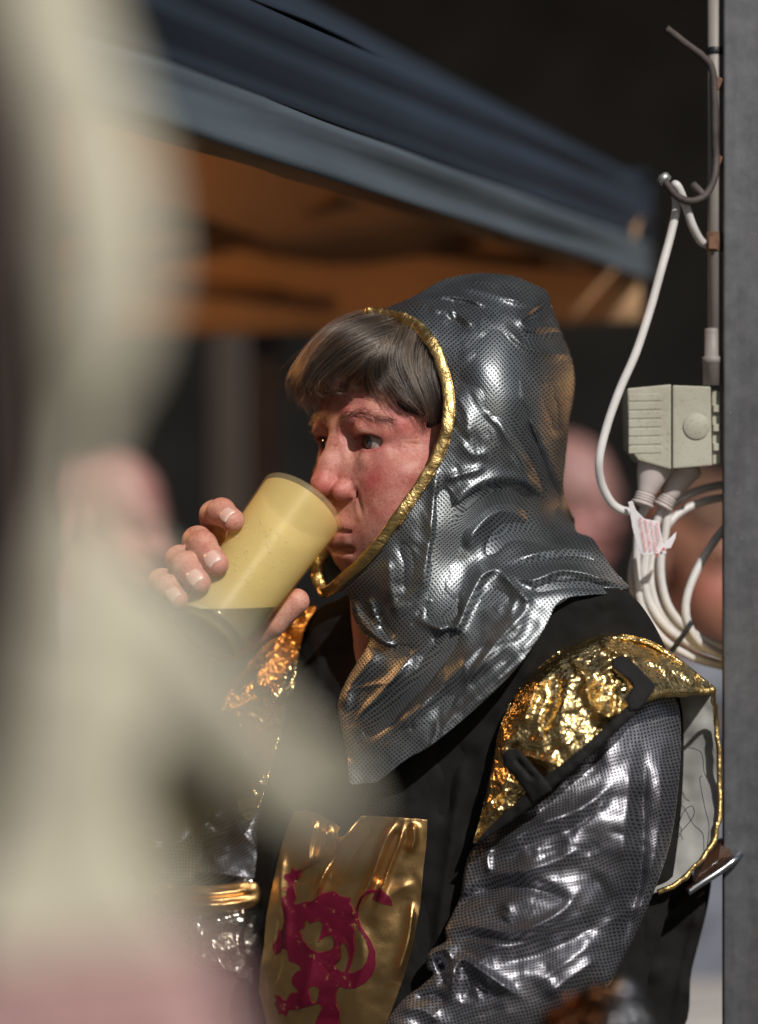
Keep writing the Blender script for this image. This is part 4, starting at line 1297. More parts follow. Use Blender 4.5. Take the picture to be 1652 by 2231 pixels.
cf_folds = [([(400, 1945), (470, 1950), (554, 1940)], 10, 7), ([(420, 1975), (490, 1978), (554, 1966)], 9, 7), ([(420, 1962), (490, 1964), (552, 1953)], 6, -6), ([(430, 2010), (490, 2000), (552, 1985)], 10, 7),
            ([(450, 2030), (480, 2015), (550, 2005)], 10, 6), ([(455, 2040), (470, 2080), (500, 2125)], 9, 7), ([(480, 2030), (500, 2070), (530, 2110)], 9, -7), ([(505, 2030), (522, 2070), (545, 2110)], 8, 6), ([(410, 2080), (470, 2100), (520, 2128)], 9, 8), ([(470, 2050), (500, 2040), (510, 2060)], 8, -7), ([(440, 2060), (425, 2085), (470, 2112)], 8, -5)]
cuff = relief("cuff", cf_poly, M_silverfoil, person, step=3, depth=tps([(556, 1924, 1950), (300, 1930, 1985), (300, 2060, 1985), (556, 2130, 1955), (450, 2030, 1950)]), bulge=0.3, folds=cf_folds, noise=[(30, 1.6), (10, .4)], thick=4)
relief("cuff_band", [(558, 1922), (470, 1928), (380, 1932), (330, 1950), (380, 1990), (470, 1988), (558, 1974)], M_goldcloth, cuff, step=4, depth=tps([(556, 1924, 1938), (330, 1950, 1965), (460, 1960, 1930), (556, 1972, 1938)]), bulge=0.3, folds=[([(370, 1950), (460, 1948), (554, 1938)], 7, 5), ([(390, 1972), (470, 1972), (554, 1962)], 7, 5), ([(390, 1960), (470, 1960), (552, 1950)], 5, -4)], noise=[(40, 1)], thick=3)
fa_poly = [(330, 1420), (300, 1560), (285, 1720), (280, 1850), (300, 1920), (380, 1925), (430, 1900), (450, 1760), (460, 1600), (455, 1440)]
relief("sleeve", fa_poly, M_silver_arm, person, step=6, y0=1.95, bulge=0.8, folds=[([(300, 1600), (380, 1620), (450, 1590)], 14, 7), ([(290, 1720), (370, 1750), (450, 1700)], 16, 7), ([(300, 1850), (380, 1840), (440, 1800)], 12, 6)], noise=[(40, 2)], thick=4)

# gold tabard with its red dragon
Z5 = lambda L: [(544.7 + x * 0.2473, 1743 + y * 0.2473) for x, y in L]
tb_poly = [(640, 1768), (668, 1764), (700, 1776), (722, 1789), (742, 1802), (732, 1825), (748, 1822), (768, 1798), (786, 1777), (860, 1780), (931, 1786), (930, 1830), (922, 1900), (915, 1980), (900, 2060), (880, 2130), (858, 2190), (840, 2235),
           (835, 2260), (580, 2260), (580, 2225), (570, 2185), (564, 2160), (567, 2110), (576, 2060), (580, 2000), (590, 1950), (604, 1880), (620, 1820)]
tb_depth = lambda P: tunic_depth(P) - 7.0
tb_folds = [([(868, 1786), (840, 1830), (815, 1900), (788, 1960), (770, 1990)], 9, 7), ([(882, 1788), (868, 1840), (848, 1890), (820, 1980)], 7, 6), ([(876, 1800), (850, 1860), (822, 1930)], 6, -5), ([(900, 1790), (902, 1830), (890, 1860)], 9, 5),
            ([(786, 1782), (748, 1830), (712, 1890), (685, 1960), (680, 1965)], 8, 8), ([(800, 1790), (760, 1850), (728, 1920)], 14, -5), ([(715, 1795), (708, 1830), (690, 1885)], 9, 9), ([(690, 1780), (676, 1840), (672, 1895)], 8, 5), ([(740, 1830), (706, 1882), (660, 1910), (640, 1920)], 9, -11),
            ([(622, 1830), (610, 1930), (618, 2040), (590, 2120)], 14, 5), ([(615, 1960), (608, 2080), (585, 2160)], 9, -5), ([(900, 1960), (888, 2050), (860, 2140)], 10, 5), ([(910, 1920), (850, 1950), (800, 2020)], 16, 3), ([(780, 2000), (790, 2100), (760, 2200)], 20, 3), ([(690, 2020), (680, 2100), (650, 2220)], 20, 3)]
tb_folds = [(f[0], f[1], f[2] * 1.5) for f in tb_folds]
tabard = relief("gold_tabard", tb_poly, M_goldcloth, person, step=3, depth=tb_depth, folds=tb_folds, noise=[(90, 1.0), (30, .15)], thick=1.5, smooth_poly=False)
dr = [(270,800),(300,765),(350,770),(330,720),(300,690),(310,650),(350,650),(375,590),(400,625),(455,615),(430,680),(385,720),(390,780),(410,850),(380,930),(470,900),(550,890),(640,820),(740,800),(800,850),(890,860),(875,905),(915,965),(925,1080),(915,1220),(920,1330),(890,1450),(860,1520),(840,1520),(900,1525),(980,1490),(1030,1420),(1050,1330),(1020,1230),(960,1140),(925,1050),(935,950),(970,860),(1020,805),(1070,785),(1120,795),(1140,760),(1170,800),(1220,840),(1250,890),(1258,935),(1180,920),(1130,900),(1080,880),(1085,850),(1110,840),(1090,815),(1040,825),(990,870),(960,950),(955,1030),(985,1120),(1060,1230),(1105,1330),(1110,1450),(1080,1540),(1020,1610),(930,1660),(840,1665),(800,1640),(770,1660),(755,1720),(760,1800),(790,1870),(780,2020),(560,2020),(600,1900),(640,1830),(600,1790),(560,1810),(480,1830),(420,1850),(340,1850),(320,1910),(290,1880),(250,1890),(240,1840),(215,1800),(235,1760),(215,1715),(270,1730),(310,1780),(360,1700),(440,1690),(380,1640),(360,1580),(400,1520),(460,1490),(420,1450),(340,1420),(330,1330),(290,1300),(230,1370),(210,1330),(200,1280),(240,1220),(250,1140),(280,1160),(300,1060),(290,980),(280,900),(275,860),(330,840),(320,810)]
h1 = [(490,1045),(530,1090),(620,1060),(640,1110),(620,1190),(590,1270),(650,1210),(710,1190),(738,1225),(740,1295),(690,1330),(610,1345),(540,1320),(470,1240),(435,1150),(440,1130),(470,1140)]
h2 = [(785,1265),(830,1255),(860,1320),(870,1390),(850,1480),(830,1525),(760,1490),(740,1450),(790,1400)]
h3 = [(510,1660),(560,1640),(610,1660),(600,1740),(580,1800),(540,1780)]
_tbn = np.random.default_rng(0)
relief("dragon_print", Z5(dr), M_red, tabard, step=2.5, depth=lambda P: tb_depth(P) - 0.8, folds=tb_folds, noise=[(90, 1.0), (30, .15)], thick=0.5, smooth_poly=False, holes=[Z5(h1), Z5(h2), Z5(h3)])

# black cloak behind the arm
relief("cloak", [(1405, 1900), (1480, 1915), (1545, 1880), (1545, 1960), (1508, 2110), (1468, 2260), (1200, 2270), (1250, 2100)], M_black, person, step=8, y0=1.955, folds=[([(1510, 1940), (1440, 2010), (1385, 2090), (1340, 2160)], 9, 9), ([(1500, 1975), (1430, 2050), (1370, 2140)], 10, -7), ([(1532, 1950), (1500, 2080), (1470, 2220)], 9, 6)], noise=[(80, 4)], thick=4)
# ------------------------------------------------------------------ hair: strands over a dark cap
M_hair = bpy.data.materials.new("brown_grey_hair"); M_hair.use_nodes = True
nt = M_hair.node_tree
for n in list(nt.nodes):
    if n.type == 'BSDF_PRINCIPLED': nt.nodes.remove(n)
hb_ = nt.nodes.new("ShaderNodeBsdfHairPrincipled")
hb_.parametrization = 'COLOR'
hi = nt.nodes.new("ShaderNodeHairInfo")
nt.links.new(nramp(nt, hi.outputs["Random"], [(0.0, (0.034, 0.021, 0.013)), (0.5, (0.068, 0.043, 0.027)), (0.85, (0.125, 0.084, 0.054)), (1.0, (0.24, 0.18, 0.13))]), hb_.inputs["Color"])
hb_.inputs["Roughness"].default_value = 0.32
hb_.inputs["Radial Roughness"].default_value = 0.4
hb_.inputs["Random Roughness"].default_value = 0.3
nt.links.new(hb_.outputs[0], nt.nodes["Material Output"].inputs[0])

# hair volume (head mm): the scalp plus a thick quiff over the brow
def f_hair(p):
    d = ell(p, (0, -84, 36), (77, 90, 86))
    d = smin(d, ell(p, (2, -6, 66), (52, 38, 30)), 20)
    d = smin(d, ell(p, (-14, 20, 52), (34, 22, 22)), 14)
    d = smin(d, ell(p, (54, -40, 34), (20, 34, 34)), 14)
    return d
def hair_hit(uv, lift=0.0):
    """distance at which the line of sight through drawing position uv meets the hair"""
    out = np.full(len(uv), np.nan)
    y = np.full(len(uv), 1.74)
    for it in range(70):
        w = WN(uv[:, 0], uv[:, 1], y)
        d = f_hair(world_to_head(w).astype(np.float32)) - lift
        y = y + np.clip(d, -4, 12) / 1000.0 * 0.8
        y = np.minimum(y, 1.935)
    return y
HG = [  # combed guides: roots near the hood or parting, drawing positions
    [(815, 684), (770, 694), (728, 716), (690, 752), (660, 796), (645, 835), (652, 872)],
    [(840, 690), (785, 704), (735, 730), (695, 766), (665, 808), (650, 846), (664, 884)],
    [(855, 698), (800, 716), (750, 742), (708, 776), (676, 814), (662, 850), (682, 888)],
    [(862, 712), (812, 730), (762, 754), (720, 784), (688, 818), (672, 850), (690, 880)],
    [(858, 730), (815, 744), (770, 766), (730, 794), (700, 822), (686, 846), (700, 868)],
    [(838, 748), (805, 760), (772, 780), (740, 804), (716, 828), (706, 846), (722, 856)],
    [(822, 764), (800, 776), (778, 794), (756, 814), (738, 832), (736, 848), (756, 852)],
    [(812, 772), (800, 788), (790, 806), (776, 822), (764, 838), (768, 850), (788, 850)],
    [(818, 766), (806, 784), (802, 806), (804, 828), (812, 844), (822, 854), (834, 862)],
    [(838, 742), (820, 774), (816, 802), (824, 826), (840, 846), (856, 862), (870, 872)],
    [(858, 722), (840, 764), (836, 798), (848, 826), (866, 850), (884, 870), (900, 884)],
    [(880, 710), (864, 756), (864, 794), (878, 826), (894, 854), (908, 878), (918, 898)],
    [(908, 720), (894, 756), (894, 794), (906, 828), (920, 860), (930, 890), (934, 914)],
    [(930, 742), (922, 772), (922, 804), (932, 838), (942, 870), (948, 900), (946, 928)],
    [(952, 768), (948, 798), (946, 828), (952, 856), (956, 884), (958, 910), (952, 940)],
]
HGr = [np.array(spline(g, 4)) for g in HG]           # 25 points each
HGr = np.array(HGr)
NPT = HGr.shape[1]
def strands(n, seed, spread=1.0, tones=False, lift_add=0.0):
    r = np.random.default_rng(seed)
    # clump first, then single strands about the clump
    ncl = 210
    cg = r.uniform(0, len(HGr) - 1.001, ncl); coff = r.normal(0, 1, (ncl, 2)) * 10; clift = r.uniform(-13, 3.0, ncl); cl1 = r.uniform(0.66, 1.10, ncl); cph = r.uniform(0, 6.3, ncl); cam_ = r.uniform(1.0, 7.5, ncl)
    ctone = r.choice([0, 0, 0, 0, 1, 1, 1, 1, 1, 2], ncl); tn = []
    out = []
    s = np.linspace(0, 1, NPT)[:, None]
    for i in range(n):
        c = r.integers(ncl)
        g = np.clip(cg[c] + r.normal(0, 0.16), 0, len(HGr) - 1.001)
        k = int(g); f = g - k
        if k == 7: f = round(f)                        # the parting: no strand in between
        P = HGr[k] * (1 - f) + HGr[k + 1] * f
        off = coff[c] * (0.4 + 0.6 * s) + r.normal(0, 1, 2) * (2.6 - 1.6 * s) * spread
        ph, am = r.uniform(0, 6.3), r.uniform(0.5, 3.2)
        wob = np.stack([np.sin(s[:, 0] * 7 + ph), np.cos(s[:, 0] * 6 + ph)], 1) * am * s
        P = P + off + wob + np.stack([np.sin(s[:, 0] * 4.5 + cph[c]), np.cos(s[:, 0] * 5 + cph[c])], 1) * cam_[c] * s
        l0 = r.uniform(0, 0.22) if r.random() < 0.4 else 0.0
        l1 = cl1[c] * r.uniform(0.80, 1.02)
        if r.random() < 0.06: l1 = r.uniform(1.0, 1.10)
        t = l0 + (l1 - l0) * s[:, 0]
        tt = np.clip(t, 0, 1) * (NPT - 1)
        i0 = np.clip(tt.astype(int), 0, NPT - 2); ff = (tt - i0)[:, None]
        P = P[i0] * (1 - ff) + P[i0 + 1] * ff
        lift = clift[c] * (0.3 + 0.7 * s[:, 0]) + r.uniform(-3, 1.5) + r.uniform(-2, 2) * s[:, 0]
        lift = np.minimum(lift + lift_add, 3.5)
        out.append((P, lift)); tn.append(ctone[c])
    U = np.array([o[0] for o in out]).reshape(-1, 2)
    Lf = np.array([o[1] for o in out]).reshape(-1)
    y = hair_hit(U, Lf).reshape(n, NPT)
    # keep strands smooth where the line of sight leaves the volume
    for it in range(3):
        y[:, 1:-1] = 0.25 * y[:, :-2] + 0.5 * y[:, 1:-1] + 0.25 * y[:, 2:]
    W_ = WN(U[:, 0], U[:, 1], y.reshape(-1)).reshape(n, NPT, 3)
    return (W_, np.array(tn)) if tones else W_
def hair_object(name, S, r0, r1, mat, parent):
    n, m = S.shape[:2]
    off = np.array(root_of(parent))
    hc_ = bpy.data.hair_curves.new(name)
    hc_.add_curves([m] * n)
    hc_.attributes["position"].data.foreach_set("vector", np.ascontiguousarray((S - off).reshape(-1, 3), np.float32).ravel())
    a = hc_.attributes.get("radius") or hc_.attributes.new("radius", 'FLOAT', 'POINT')
    rad = (r0 + (r1 - r0) * np.linspace(0, 1, m) ** 2)[None, :] * np.random.default_rng(3).uniform(0.7, 1.25, (n, 1))
    a.data.foreach_set("value", rad.astype(np.float32).ravel())
    hc_.materials.append(mat)
    o = bpy.data.objects.new(name, hc_)
    COL.objects.link(o); o.parent = parent
    return o
def hair_tone(name, cols, rough=0.32):
    m = M_hair.copy(); m.name = name
    for n in m.node_tree.nodes:
        if n.type == 'VALTORGB':
            for e, c in zip(n.color_ramp.elements, cols): e.color = (*c, 1)
        if n.type == 'BSDF_HAIR_PRINCIPLED': n.inputs["Roughness"].default_value = rough
    return m
M_hair_dark = hair_tone("dark_brown_hair", [(0.008, 0.006, 0.005), (0.014, 0.010, 0.008), (0.024, 0.018, 0.014), (0.07, 0.06, 0.05)])
M_hair_pale = hair_tone("pale_streak_hair", [(0.06, 0.041, 0.028), (0.13, 0.092, 0.065), (0.23, 0.175, 0.13), (0.40, 0.33, 0.27)], 0.28)
S1, T1 = strands(6000, 5, tones=True)
hair = hair_object("hair", S1[T1 == 1], 0.00013, 0.00004, M_hair, person)
hair_object("dark_lock", S1[T1 == 0], 0.00013, 0.00004, M_hair_dark, hair)
hair_object("pale_lock", S1[T1 == 2], 0.00013, 0.00004, M_hair_pale, hair)
# coarser single hairs, pale and dark: highlight and shade put into the colour
S3 = strands(650, 21, 1.6, lift_add=2.5)
hair_object("pale_lock", S3, 0.00017, 0.00005, M_hair_pale, hair)
S4 = strands(700, 22, 1.6, lift_add=2.0)
hair_object("dark_lock", S4, 0.00019, 0.00005, M_hair_dark, hair)
# stray hairs on the outline
r_ = np.random.default_rng(9)
S2 = strands(260, 11, 3.2)
S2 = S2 + (np.linspace(0, 1, NPT) ** 2)[None, :, None] * r_.normal(0, 0.008, (260, 1, 3))
hair_object("hair", S2, 0.00006, 0.00003, M_hair_pale, person)
# dark under-layer that closes the gaps
M_under = simple("hair_underlayer", (0.022, 0.016, 0.012), 0.75, 0, 0.3, 200, 0.6, 500, spec=0.2)
def f_cap(p):
    d = f_hair(p) + 6.5
    # cut along the hairline
    pl = p[:, 2] - (41 - 0.0030 * (np.maximum(0, p[:, 0])) ** 2 * 1.9)
    d = smax(d, -(pl + np.where(p[:, 1] > -34, 0, 60)), 3)
    return d
Vc, Fc = sdf_mesh(f_cap, (-90, -185, -10), (90, 62, 130), 3.0)
mesh_np("hair_underlayer", head_to_world(Vc), Fc, M_under, hair)
# brows and lashes
def brow(side, n, seed):
    r = np.random.default_rng(seed)
    L = spline([(9, 12, 17), (20, 13, 20), (36, 6, 20.5), (51, -11, 13)], 10)
    S = np.zeros((n, 6, 3))
    roots = []
    for i in range(n):
        k = r.integers(0, len(L) - 1)
        roots.append(L[k] + r.normal(0, 1, 3) * np.array([1, 0, 2.2]))
    R = np.array(roots); R[:, 0] *= side
    for it in range(8):
        d = f_head(R.astype(np.float32)); g = grad(f_head, R.astype(np.float32), .6)
        R -= d[:, None] * g / ((g ** 2).sum(1)[:, None] + 1e-6)
    g = grad(f_head, R.astype(np.float32), .6); g /= np.linalg.norm(g, axis=1)[:, None]
    for i in range(n):
        t = np.array([side * 1.0, -0.45, 0.35 - 0.5 * (abs(R[i, 0]) > 30)]) + r.normal(0, 0.25, 3)
        l = r.uniform(5, 10)
        for j in range(6):
            s = j / 5
            S[i, j] = R[i] + t * l * s + g[i] * (0.3 + 1.6 * s * (1 - 0.5 * s)) + np.array([0, 0, -1.2]) * s * s
    return head_to_world(S.reshape(-1, 3)).reshape(n, 6, 3)
hair_object("eyebrow", brow(1, 260, 1), 0.00009, 0.00003, M_hair_dark, person)
hair_object("eyebrow", brow(-1, 300, 2), 0.00013, 0.00004, M_hair, person)
def lashes(side, seed):
    r = np.random.default_rng(seed); n = 60
    S = np.zeros((n, 6, 3))
    for i in range(n):
        a = r.uniform(-1, 1)
        x = 31 + a * 13.5; z = 4.6 - 3.0 * a * a; 
        b = np.array([side * x, 1.5 - 6.5 * (max(0, a) ** 2) - 2.5 * min(0, a) ** 2, z])
        t = np.array([side * (0.35 * a + 0.1), 1.0, 0.05]) + r.normal(0, .12, 3)
        for j in range(6):
            s = j / 5
            S[i, j] = b + t * s * r.uniform(5, 6.5) + np.array([0, 0, 2.2 * s * s - 1.8 * s])
    return head_to_world(S.reshape(-1, 3)).reshape(n, 6, 3)
hair_object("eyelashes", lashes(1, 5), 0.00006, 0.00003, M_hair_dark, person)
hair_object("eyelashes", lashes(-1, 6), 0.00006, 0.00003, M_hair_dark, person)
# ------------------------------------------------------------------ the place: ground, dark market hall
M_ground = simple("worn_asphalt", (0.05, 0.049, 0.047), 0.9, 0, 0.35, 6, 0.5, 60)
bm = bmesh.new()
bmesh.ops.create_grid(bm, x_segments=4, y_segments=4, size=150)
g_ = bm_obj("ground", bm, M_ground); tag(g_, kind="structure")
M_hall = simple("dark_hall_paint", (0.17, 0.158, 0.15), 0.9, 0, 0.3, 3)
M_steel_dark = simple("dark_steel", (0.03, 0.03, 0.032), 0.6, 0.3, 0.3, 10)
hall = empty("market_hall", (0, 9, 0), "dark open market hall with steel roof behind the canopy", "building")
box("wall", (0, 12.5, 3.0), (26, 0.25, 6.0), M_hall, hall)
box("side_wall", (10.5, 7.5, 3.0), (0.25, 10, 6.0), M_hall, hall)
box("side_wall", (-10.5, 7.5, 3.0), (0.25, 10, 6.0), M_hall, hall)
box("roof", (0, 7.65, 5.0), (26, 9.9, 0.18), M_hall, hall)
for x in (-8, -4, 0, 4, 8):
    box("roof_beam", (x, 7.6, 4.78), (0.14, 9.6, 0.24), M_steel_dark, hall)

# galvanised post at the right, close to the drinker
M_galv, nt, b = mat_base("galvanised_steel")
tcm = nt.nodes.new("ShaderNodeTexCoord"); mpp = nt.nodes.new("ShaderNodeMapping"); mpp.inputs["Scale"].default_value = (1, 1, 0.12)
nt.links.new(tcm.outputs["Object"], mpp.inputs[0])
n1 = nnoise(nt, 55, 6, 0.7); n2 = nnoise(nt, 45, 5, 0.65, vec=mpp.outputs[0]); n3 = nnoise(nt, 300, 3)
mx = nt.nodes.new("ShaderNodeMix"); mx.data_type = 'RGBA'; mx.blend_type = 'MULTIPLY'; mx.inputs[0].default_value = 1
nt.links.new(nramp(nt, n1, [(0.3, (0.065, 0.068, 0.076)), (0.7, (0.12, 0.123, 0.132))]), mx.inputs[6])
nt.links.new(nramp(nt, n2, [(0.35, (0.72, 0.7, 0.68)), (0.65, (1, 1, 1))]), mx.inputs[7])
mx2 = nt.nodes.new("ShaderNodeMix"); mx2.data_type = 'RGBA'; mx2.blend_type = 'MIX'
nt.links.new(nramp(nt, n3, [(0.70, (0, 0, 0)), (0.76, (1, 1, 1))]), mx2.inputs[0])
nt.links.new(mx.outputs[2], mx2.inputs[6]); mx2.inputs[7].default_value = (0.30, 0.30, 0.30, 1)
nt.links.new(mx2.outputs[2], b.inputs["Base Color"])
b.inputs["Metallic"].default_value = 0.35; b.inputs["Roughness"].default_value = 0.55
PY = 1.925
px0 = W(1577, 0, PY)[0]
post = empty("steel_post", (px0 + 0.07, PY + 0.07, 0), "grey galvanised steel post filling the right edge, box and pipe fixed beside it", "post")
box("front_flange", (px0 + 0.07, PY + 0.005, 1.025), (0.14, 0.010, 2.05), M_galv, post, bevel=0.0015)
box("web", (px0 + 0.07, PY + 0.075, 1.025), (0.008, 0.128, 2.05), M_galv, post)
box("base_plate", (px0 + 0.07, PY + 0.07, 0.008), (0.28, 0.28, 0.016), M_galv, post, bevel=0.003)
for sx in (-1, 1):
    for sy in (-1, 1):
        lathe("anchor_bolt", [(0.012, 0), (0.012, 0.012), (0.007, 0.0125), (0.007, 0.03)], (px0 + 0.07 + sx * 0.11, PY + 0.07 + sy * 0.11, 0.0165), (0, 0, 1), M_galv, post, 6)

# grey plastic pipe with clamps
M_pipe = simple("grey_pvc", (0.25, 0.225, 0.205), 0.55, 0, 0.15, 14, 0.1, 300)
M_rust = simple("rusty_clamp", (0.16, 0.085, 0.05), 0.8, 0.2, 0.4, 60, 0.5, 300)
M_blackpl = simple("black_plastic", (0.012, 0.012, 0.012), 0.45, 0, 0.2)
CY = 1.938
xc = W(1557, 0, CY)[0]
def zc(v, y=CY): return W(0, v, y)[2]
pipe = empty("conduit_pipe", (xc, CY, zc(840)), "thin grey cable pipe running up beside the steel post", "pipe")
lathe("pipe", [(0.0055, zc(838)), (0.0055, 2.04)], (xc, CY, 0), (0, 0, 1), M_pipe, pipe, 24)
xs = W(1551, 0, CY)[0]
lathe("coupling", [(0.0072, zc(840)), (0.0072, zc(792)), (0.0079, zc(791)), (0.0079, zc(778)), (0.006, zc(776)), (0.006, zc(722)), (0.0056, zc(716))], (xs, CY - 0.001, 0), (0, 0, 1), M_pipe, pipe, 24)
def ring(name, u, v0, v1, r, mat, parent, y=CY):
    lathe(name, [(r * 0.96, zc(v1, y)), (r, zc(v1, y) + 0.0006), (r, zc(v0, y) - 0.0006), (r * 0.96, zc(v0, y))], (W(u, 0, y)[0], y, 0), (0, 0, 1), mat, parent, 24)
ring("clamp", 1557, 104, 119, 0.0064, M_blackpl, pipe)
ring("clamp", 1557, 506, 548, 0.0066, M_rust, pipe)
box("clamp_lug", W(1553, 530, CY - 0.008), (0.007, 0.006, 0.010), M_rust, pipe, bevel=0.001)
for v in (182, 352): box("clip", W(1563, v, CY - 0.008), (0.006, 0.005, 0.010), M_rust, pipe, Matrix.Rotation(0.4, 3, 'Y'), bevel=0.001)

# bent iron hook on the pipe, hex nut at its tip
M_iron = simple("dark_iron", (0.075, 0.060, 0.055), 0.7, 0.3, 0.35, 60, 0.4, 400)
hook = empty("iron_hook", W(1556, 360, 1.93), "bent dark iron rod with a hook and nut, clipped to the grey pipe", "hook")
HY = 1.926
tube("rod", [W(u, v, HY + d) for u, v, d in [(1452, 62, -0.01), (1490, 92, -0.006), (1532, 124, -0.002), (1552, 152, 0), (1557, 220, 0), (1558, 300, 0), (1560, 352, 0), (1555, 392, -0.004), (1536, 426, -0.008), (1505, 438, -0.012), (1476, 428, -0.016), (1456, 405, -0.018), (1440, 380, -0.018)]], 0.0030, M_iron, hook, 14, 8, jitter=0.04)
tube("stub", [W(1510, 402, HY - 0.004), W(1526, 418, HY - 0.008), W(1536, 430, HY - 0.008)], 0.0031, M_iron, hook, 12, 4)
M_nut = simple("zinc_nut", (0.45, 0.45, 0.42), 0.4, 0.8, 0.2)
na = (Vector(W(1440, 380, 0)) - Vector(W(1456, 405, 0)))
na = Vector((W(1438, 376, HY)[0] - W(1458, 402, HY)[0], 0.003, W(1438, 376, HY)[2] - W(1458, 402, HY)[2])).normalized()
lathe("nut", [(0.0045, 0), (0.0058, 0.0008), (0.0058, 0.0055), (0.0045, 0.0063)], Vector(W(1452, 396, HY - 0.018)), na, M_nut, hook, 6)

# beige socket box
M_beige, nt, b = mat_base("beige_plastic_dusty")
n1 = nnoise(nt, 500, 3, 0.6); n2 = nnoise(nt, 25, 5)
mx = nt.nodes.new("ShaderNodeMix"); mx.data_type = 'RGBA'; mx.blend_type = 'MULTIPLY'; mx.inputs[0].default_value = 1
nt.links.new(nramp(nt, n1, [(0.33, (0.27, 0.26, 0.21)), (0.42, (0.40, 0.39, 0.315))]), mx.inputs[6])
nt.links.new(nramp(nt, n2, [(0.35, (0.80, 0.78, 0.74)), (0.6, (1, 1, 1))]), mx.inputs[7])
nt.links.new(mx.outputs[2], b.inputs["Base Color"]); b.inputs["Roughness"].default_value = 0.6
BY = 1.925
sbox = empty("socket_box", W(1470, 1020, BY + 0.03), "beige plastic socket box with ribbed side and round cap, fixed to the post", "electrical box")
prism("box_body", [(1466, 839), (1549, 842), (1552, 1014), (1466, 1021)], BY, BY + 0.05, M_beige, sbox, 0.0012)
prism("socket_front", [(1367, 846), (1463, 837), (1463, 1023), (1392, 1003), (1370, 975)], BY + 0.001, BY + 0.045, M_beige, sbox, 0.0014)
prism("back_plate", [(1551, 848), (1570, 853), (1571, 1010), (1553, 1012)], BY + 0.012, BY + 0.052, M_beige, sbox, 0.001)
for i in range(3): box("screw_tab", W(1560, 890 + 42 * i, BY + 0.010), (0.0045, 0.004, 0.006), M_beige, sbox, bevel=0.0006)
lathe("round_cap", [(0.0106, 0), (0.0106, 0.0012), (0.0098, 0.0019), (0.0002, 0.0021)], Vector(W(1517, 929, BY)) + Vector((0, 0.0004, 0)), (0, -1, 0), M_beige, sbox, 40)
for i in range(7):
    v = 866 + i * 19
    prism("rib", [(1370, v - 7.5), (1438, v - 8.5), (1444, v - 2), (1441, v + 6.5), (1370, v + 8)], BY + 0.0004, BY + 0.004, M_beige, sbox, 0.0005)

# white cable over the hook, plugs, printed tag, coil and tie
M_cable = simple("white_cable", (0.62, 0.60, 0.58), 0.38, 0, 0.10, 40)
cable = tube("power_cable", [W(u, v, y - 0.046 + 0.02 * max(0, (v - 1000) / 116)) for u, v, y in [(1546, 534, 1.99), (1528, 526, 1.984), (1510, 494, 1.975), (1494, 448, 1.968), (1480, 412, 1.962), (1471, 402, 1.963), (1469, 414, 1.975), (1474, 450, 1.974), (1462, 510, 1.972), (1440, 590, 1.968), (1415, 680, 1.965), (1385, 770, 1.962), (1350, 850, 1.96), (1322, 930, 1.958), (1306, 1000, 1.956), (1310, 1050, 1.955), (1330, 1092, 1.955), (1352, 1110, 1.956), (1378, 1116, 1.958)]], 0.0034, M_cable, None, 16, 8, jitter=0.01)
tag(cable, "white power cable hanging from the iron hook down to the plugs", "cable")
CO = [
    [(1640, 1052, 1.99), (1585, 1056, 1.985), (1530, 1066, 1.98), (1474, 1092, 1.975), (1425, 1138, 1.972), (1388, 1198, 1.97), (1376, 1262, 1.968), (1392, 1326, 1.968), (1432, 1380, 1.97), (1490, 1418, 1.972), (1560, 1446, 1.98), (1640, 1458, 1.985)],
    [(1640, 1082, 1.985), (1580, 1084, 1.98), (1530, 1094, 1.975), (1480, 1118, 1.97), (1446, 1158, 1.966), (1424, 1214, 1.964), (1420, 1272, 1.963), (1440, 1330, 1.963), (1484, 1378, 1.965), (1550, 1412, 1.97), (1640, 1432, 1.98)],
    [(1446, 1100, 1.957), (1430, 1140, 1.958), (1412, 1190, 1.96), (1404, 1250, 1.96), (1414, 1310, 1.96), (1450, 1364, 1.962), (1500, 1400, 1.966), (1570, 1424, 1.975), (1640, 1440, 1.985)],
    [(1456, 1104, 1.957), (1450, 1160, 1.957), (1440, 1220, 1.957), (1444, 1280, 1.957), (1462, 1330, 1.958), (1500, 1372, 1.962), (1560, 1404, 1.97), (1640, 1420, 1.98)],
    [(1640, 1090, 1.985), (1590, 1138, 1.975), (1545, 1196, 1.966), (1512, 1256, 1.96), (1495, 1312, 1.957), (1500, 1360, 1.957), (1528, 1402, 1.962), (1580, 1432, 1.972), (1640, 1446, 1.985)],
    [(1408, 1098, 1.954), (1392, 1140, 1.956), (1388, 1200, 1.958), (1388, 1260, 1.96), (1402, 1330, 1.962), (1446, 1392, 1.966), (1510, 1432, 1.972), (1580, 1452, 1.98), (1640, 1466, 1.985)],
]
coil = empty("cable_coil", W(1480, 1440, 1.97), "coil of white cable hanging under the socket box beside the post", "cable coil")
for L in CO:
    tube("cable_loop", [W(u, v, y) for u, v, y in L], 0.0034, M_cable, coil, 14, 8, jitter=0.01)
tie = tube("cable_tie", [W(u, v, y) for u, v, y in [(1508, 1354, 1.952), (1494, 1376, 1.951), (1478, 1398, 1.952), (1464, 1418, 1.958)]], 0.0021, M_blackpl, None, 10, 6)
tag(tie, "short black cable tie strapped round the white coil", "cable tie")
M_plug = simple("grey_white_plug", (0.50, 0.44, 0.42), 0.5, 0, 0.12, 20)
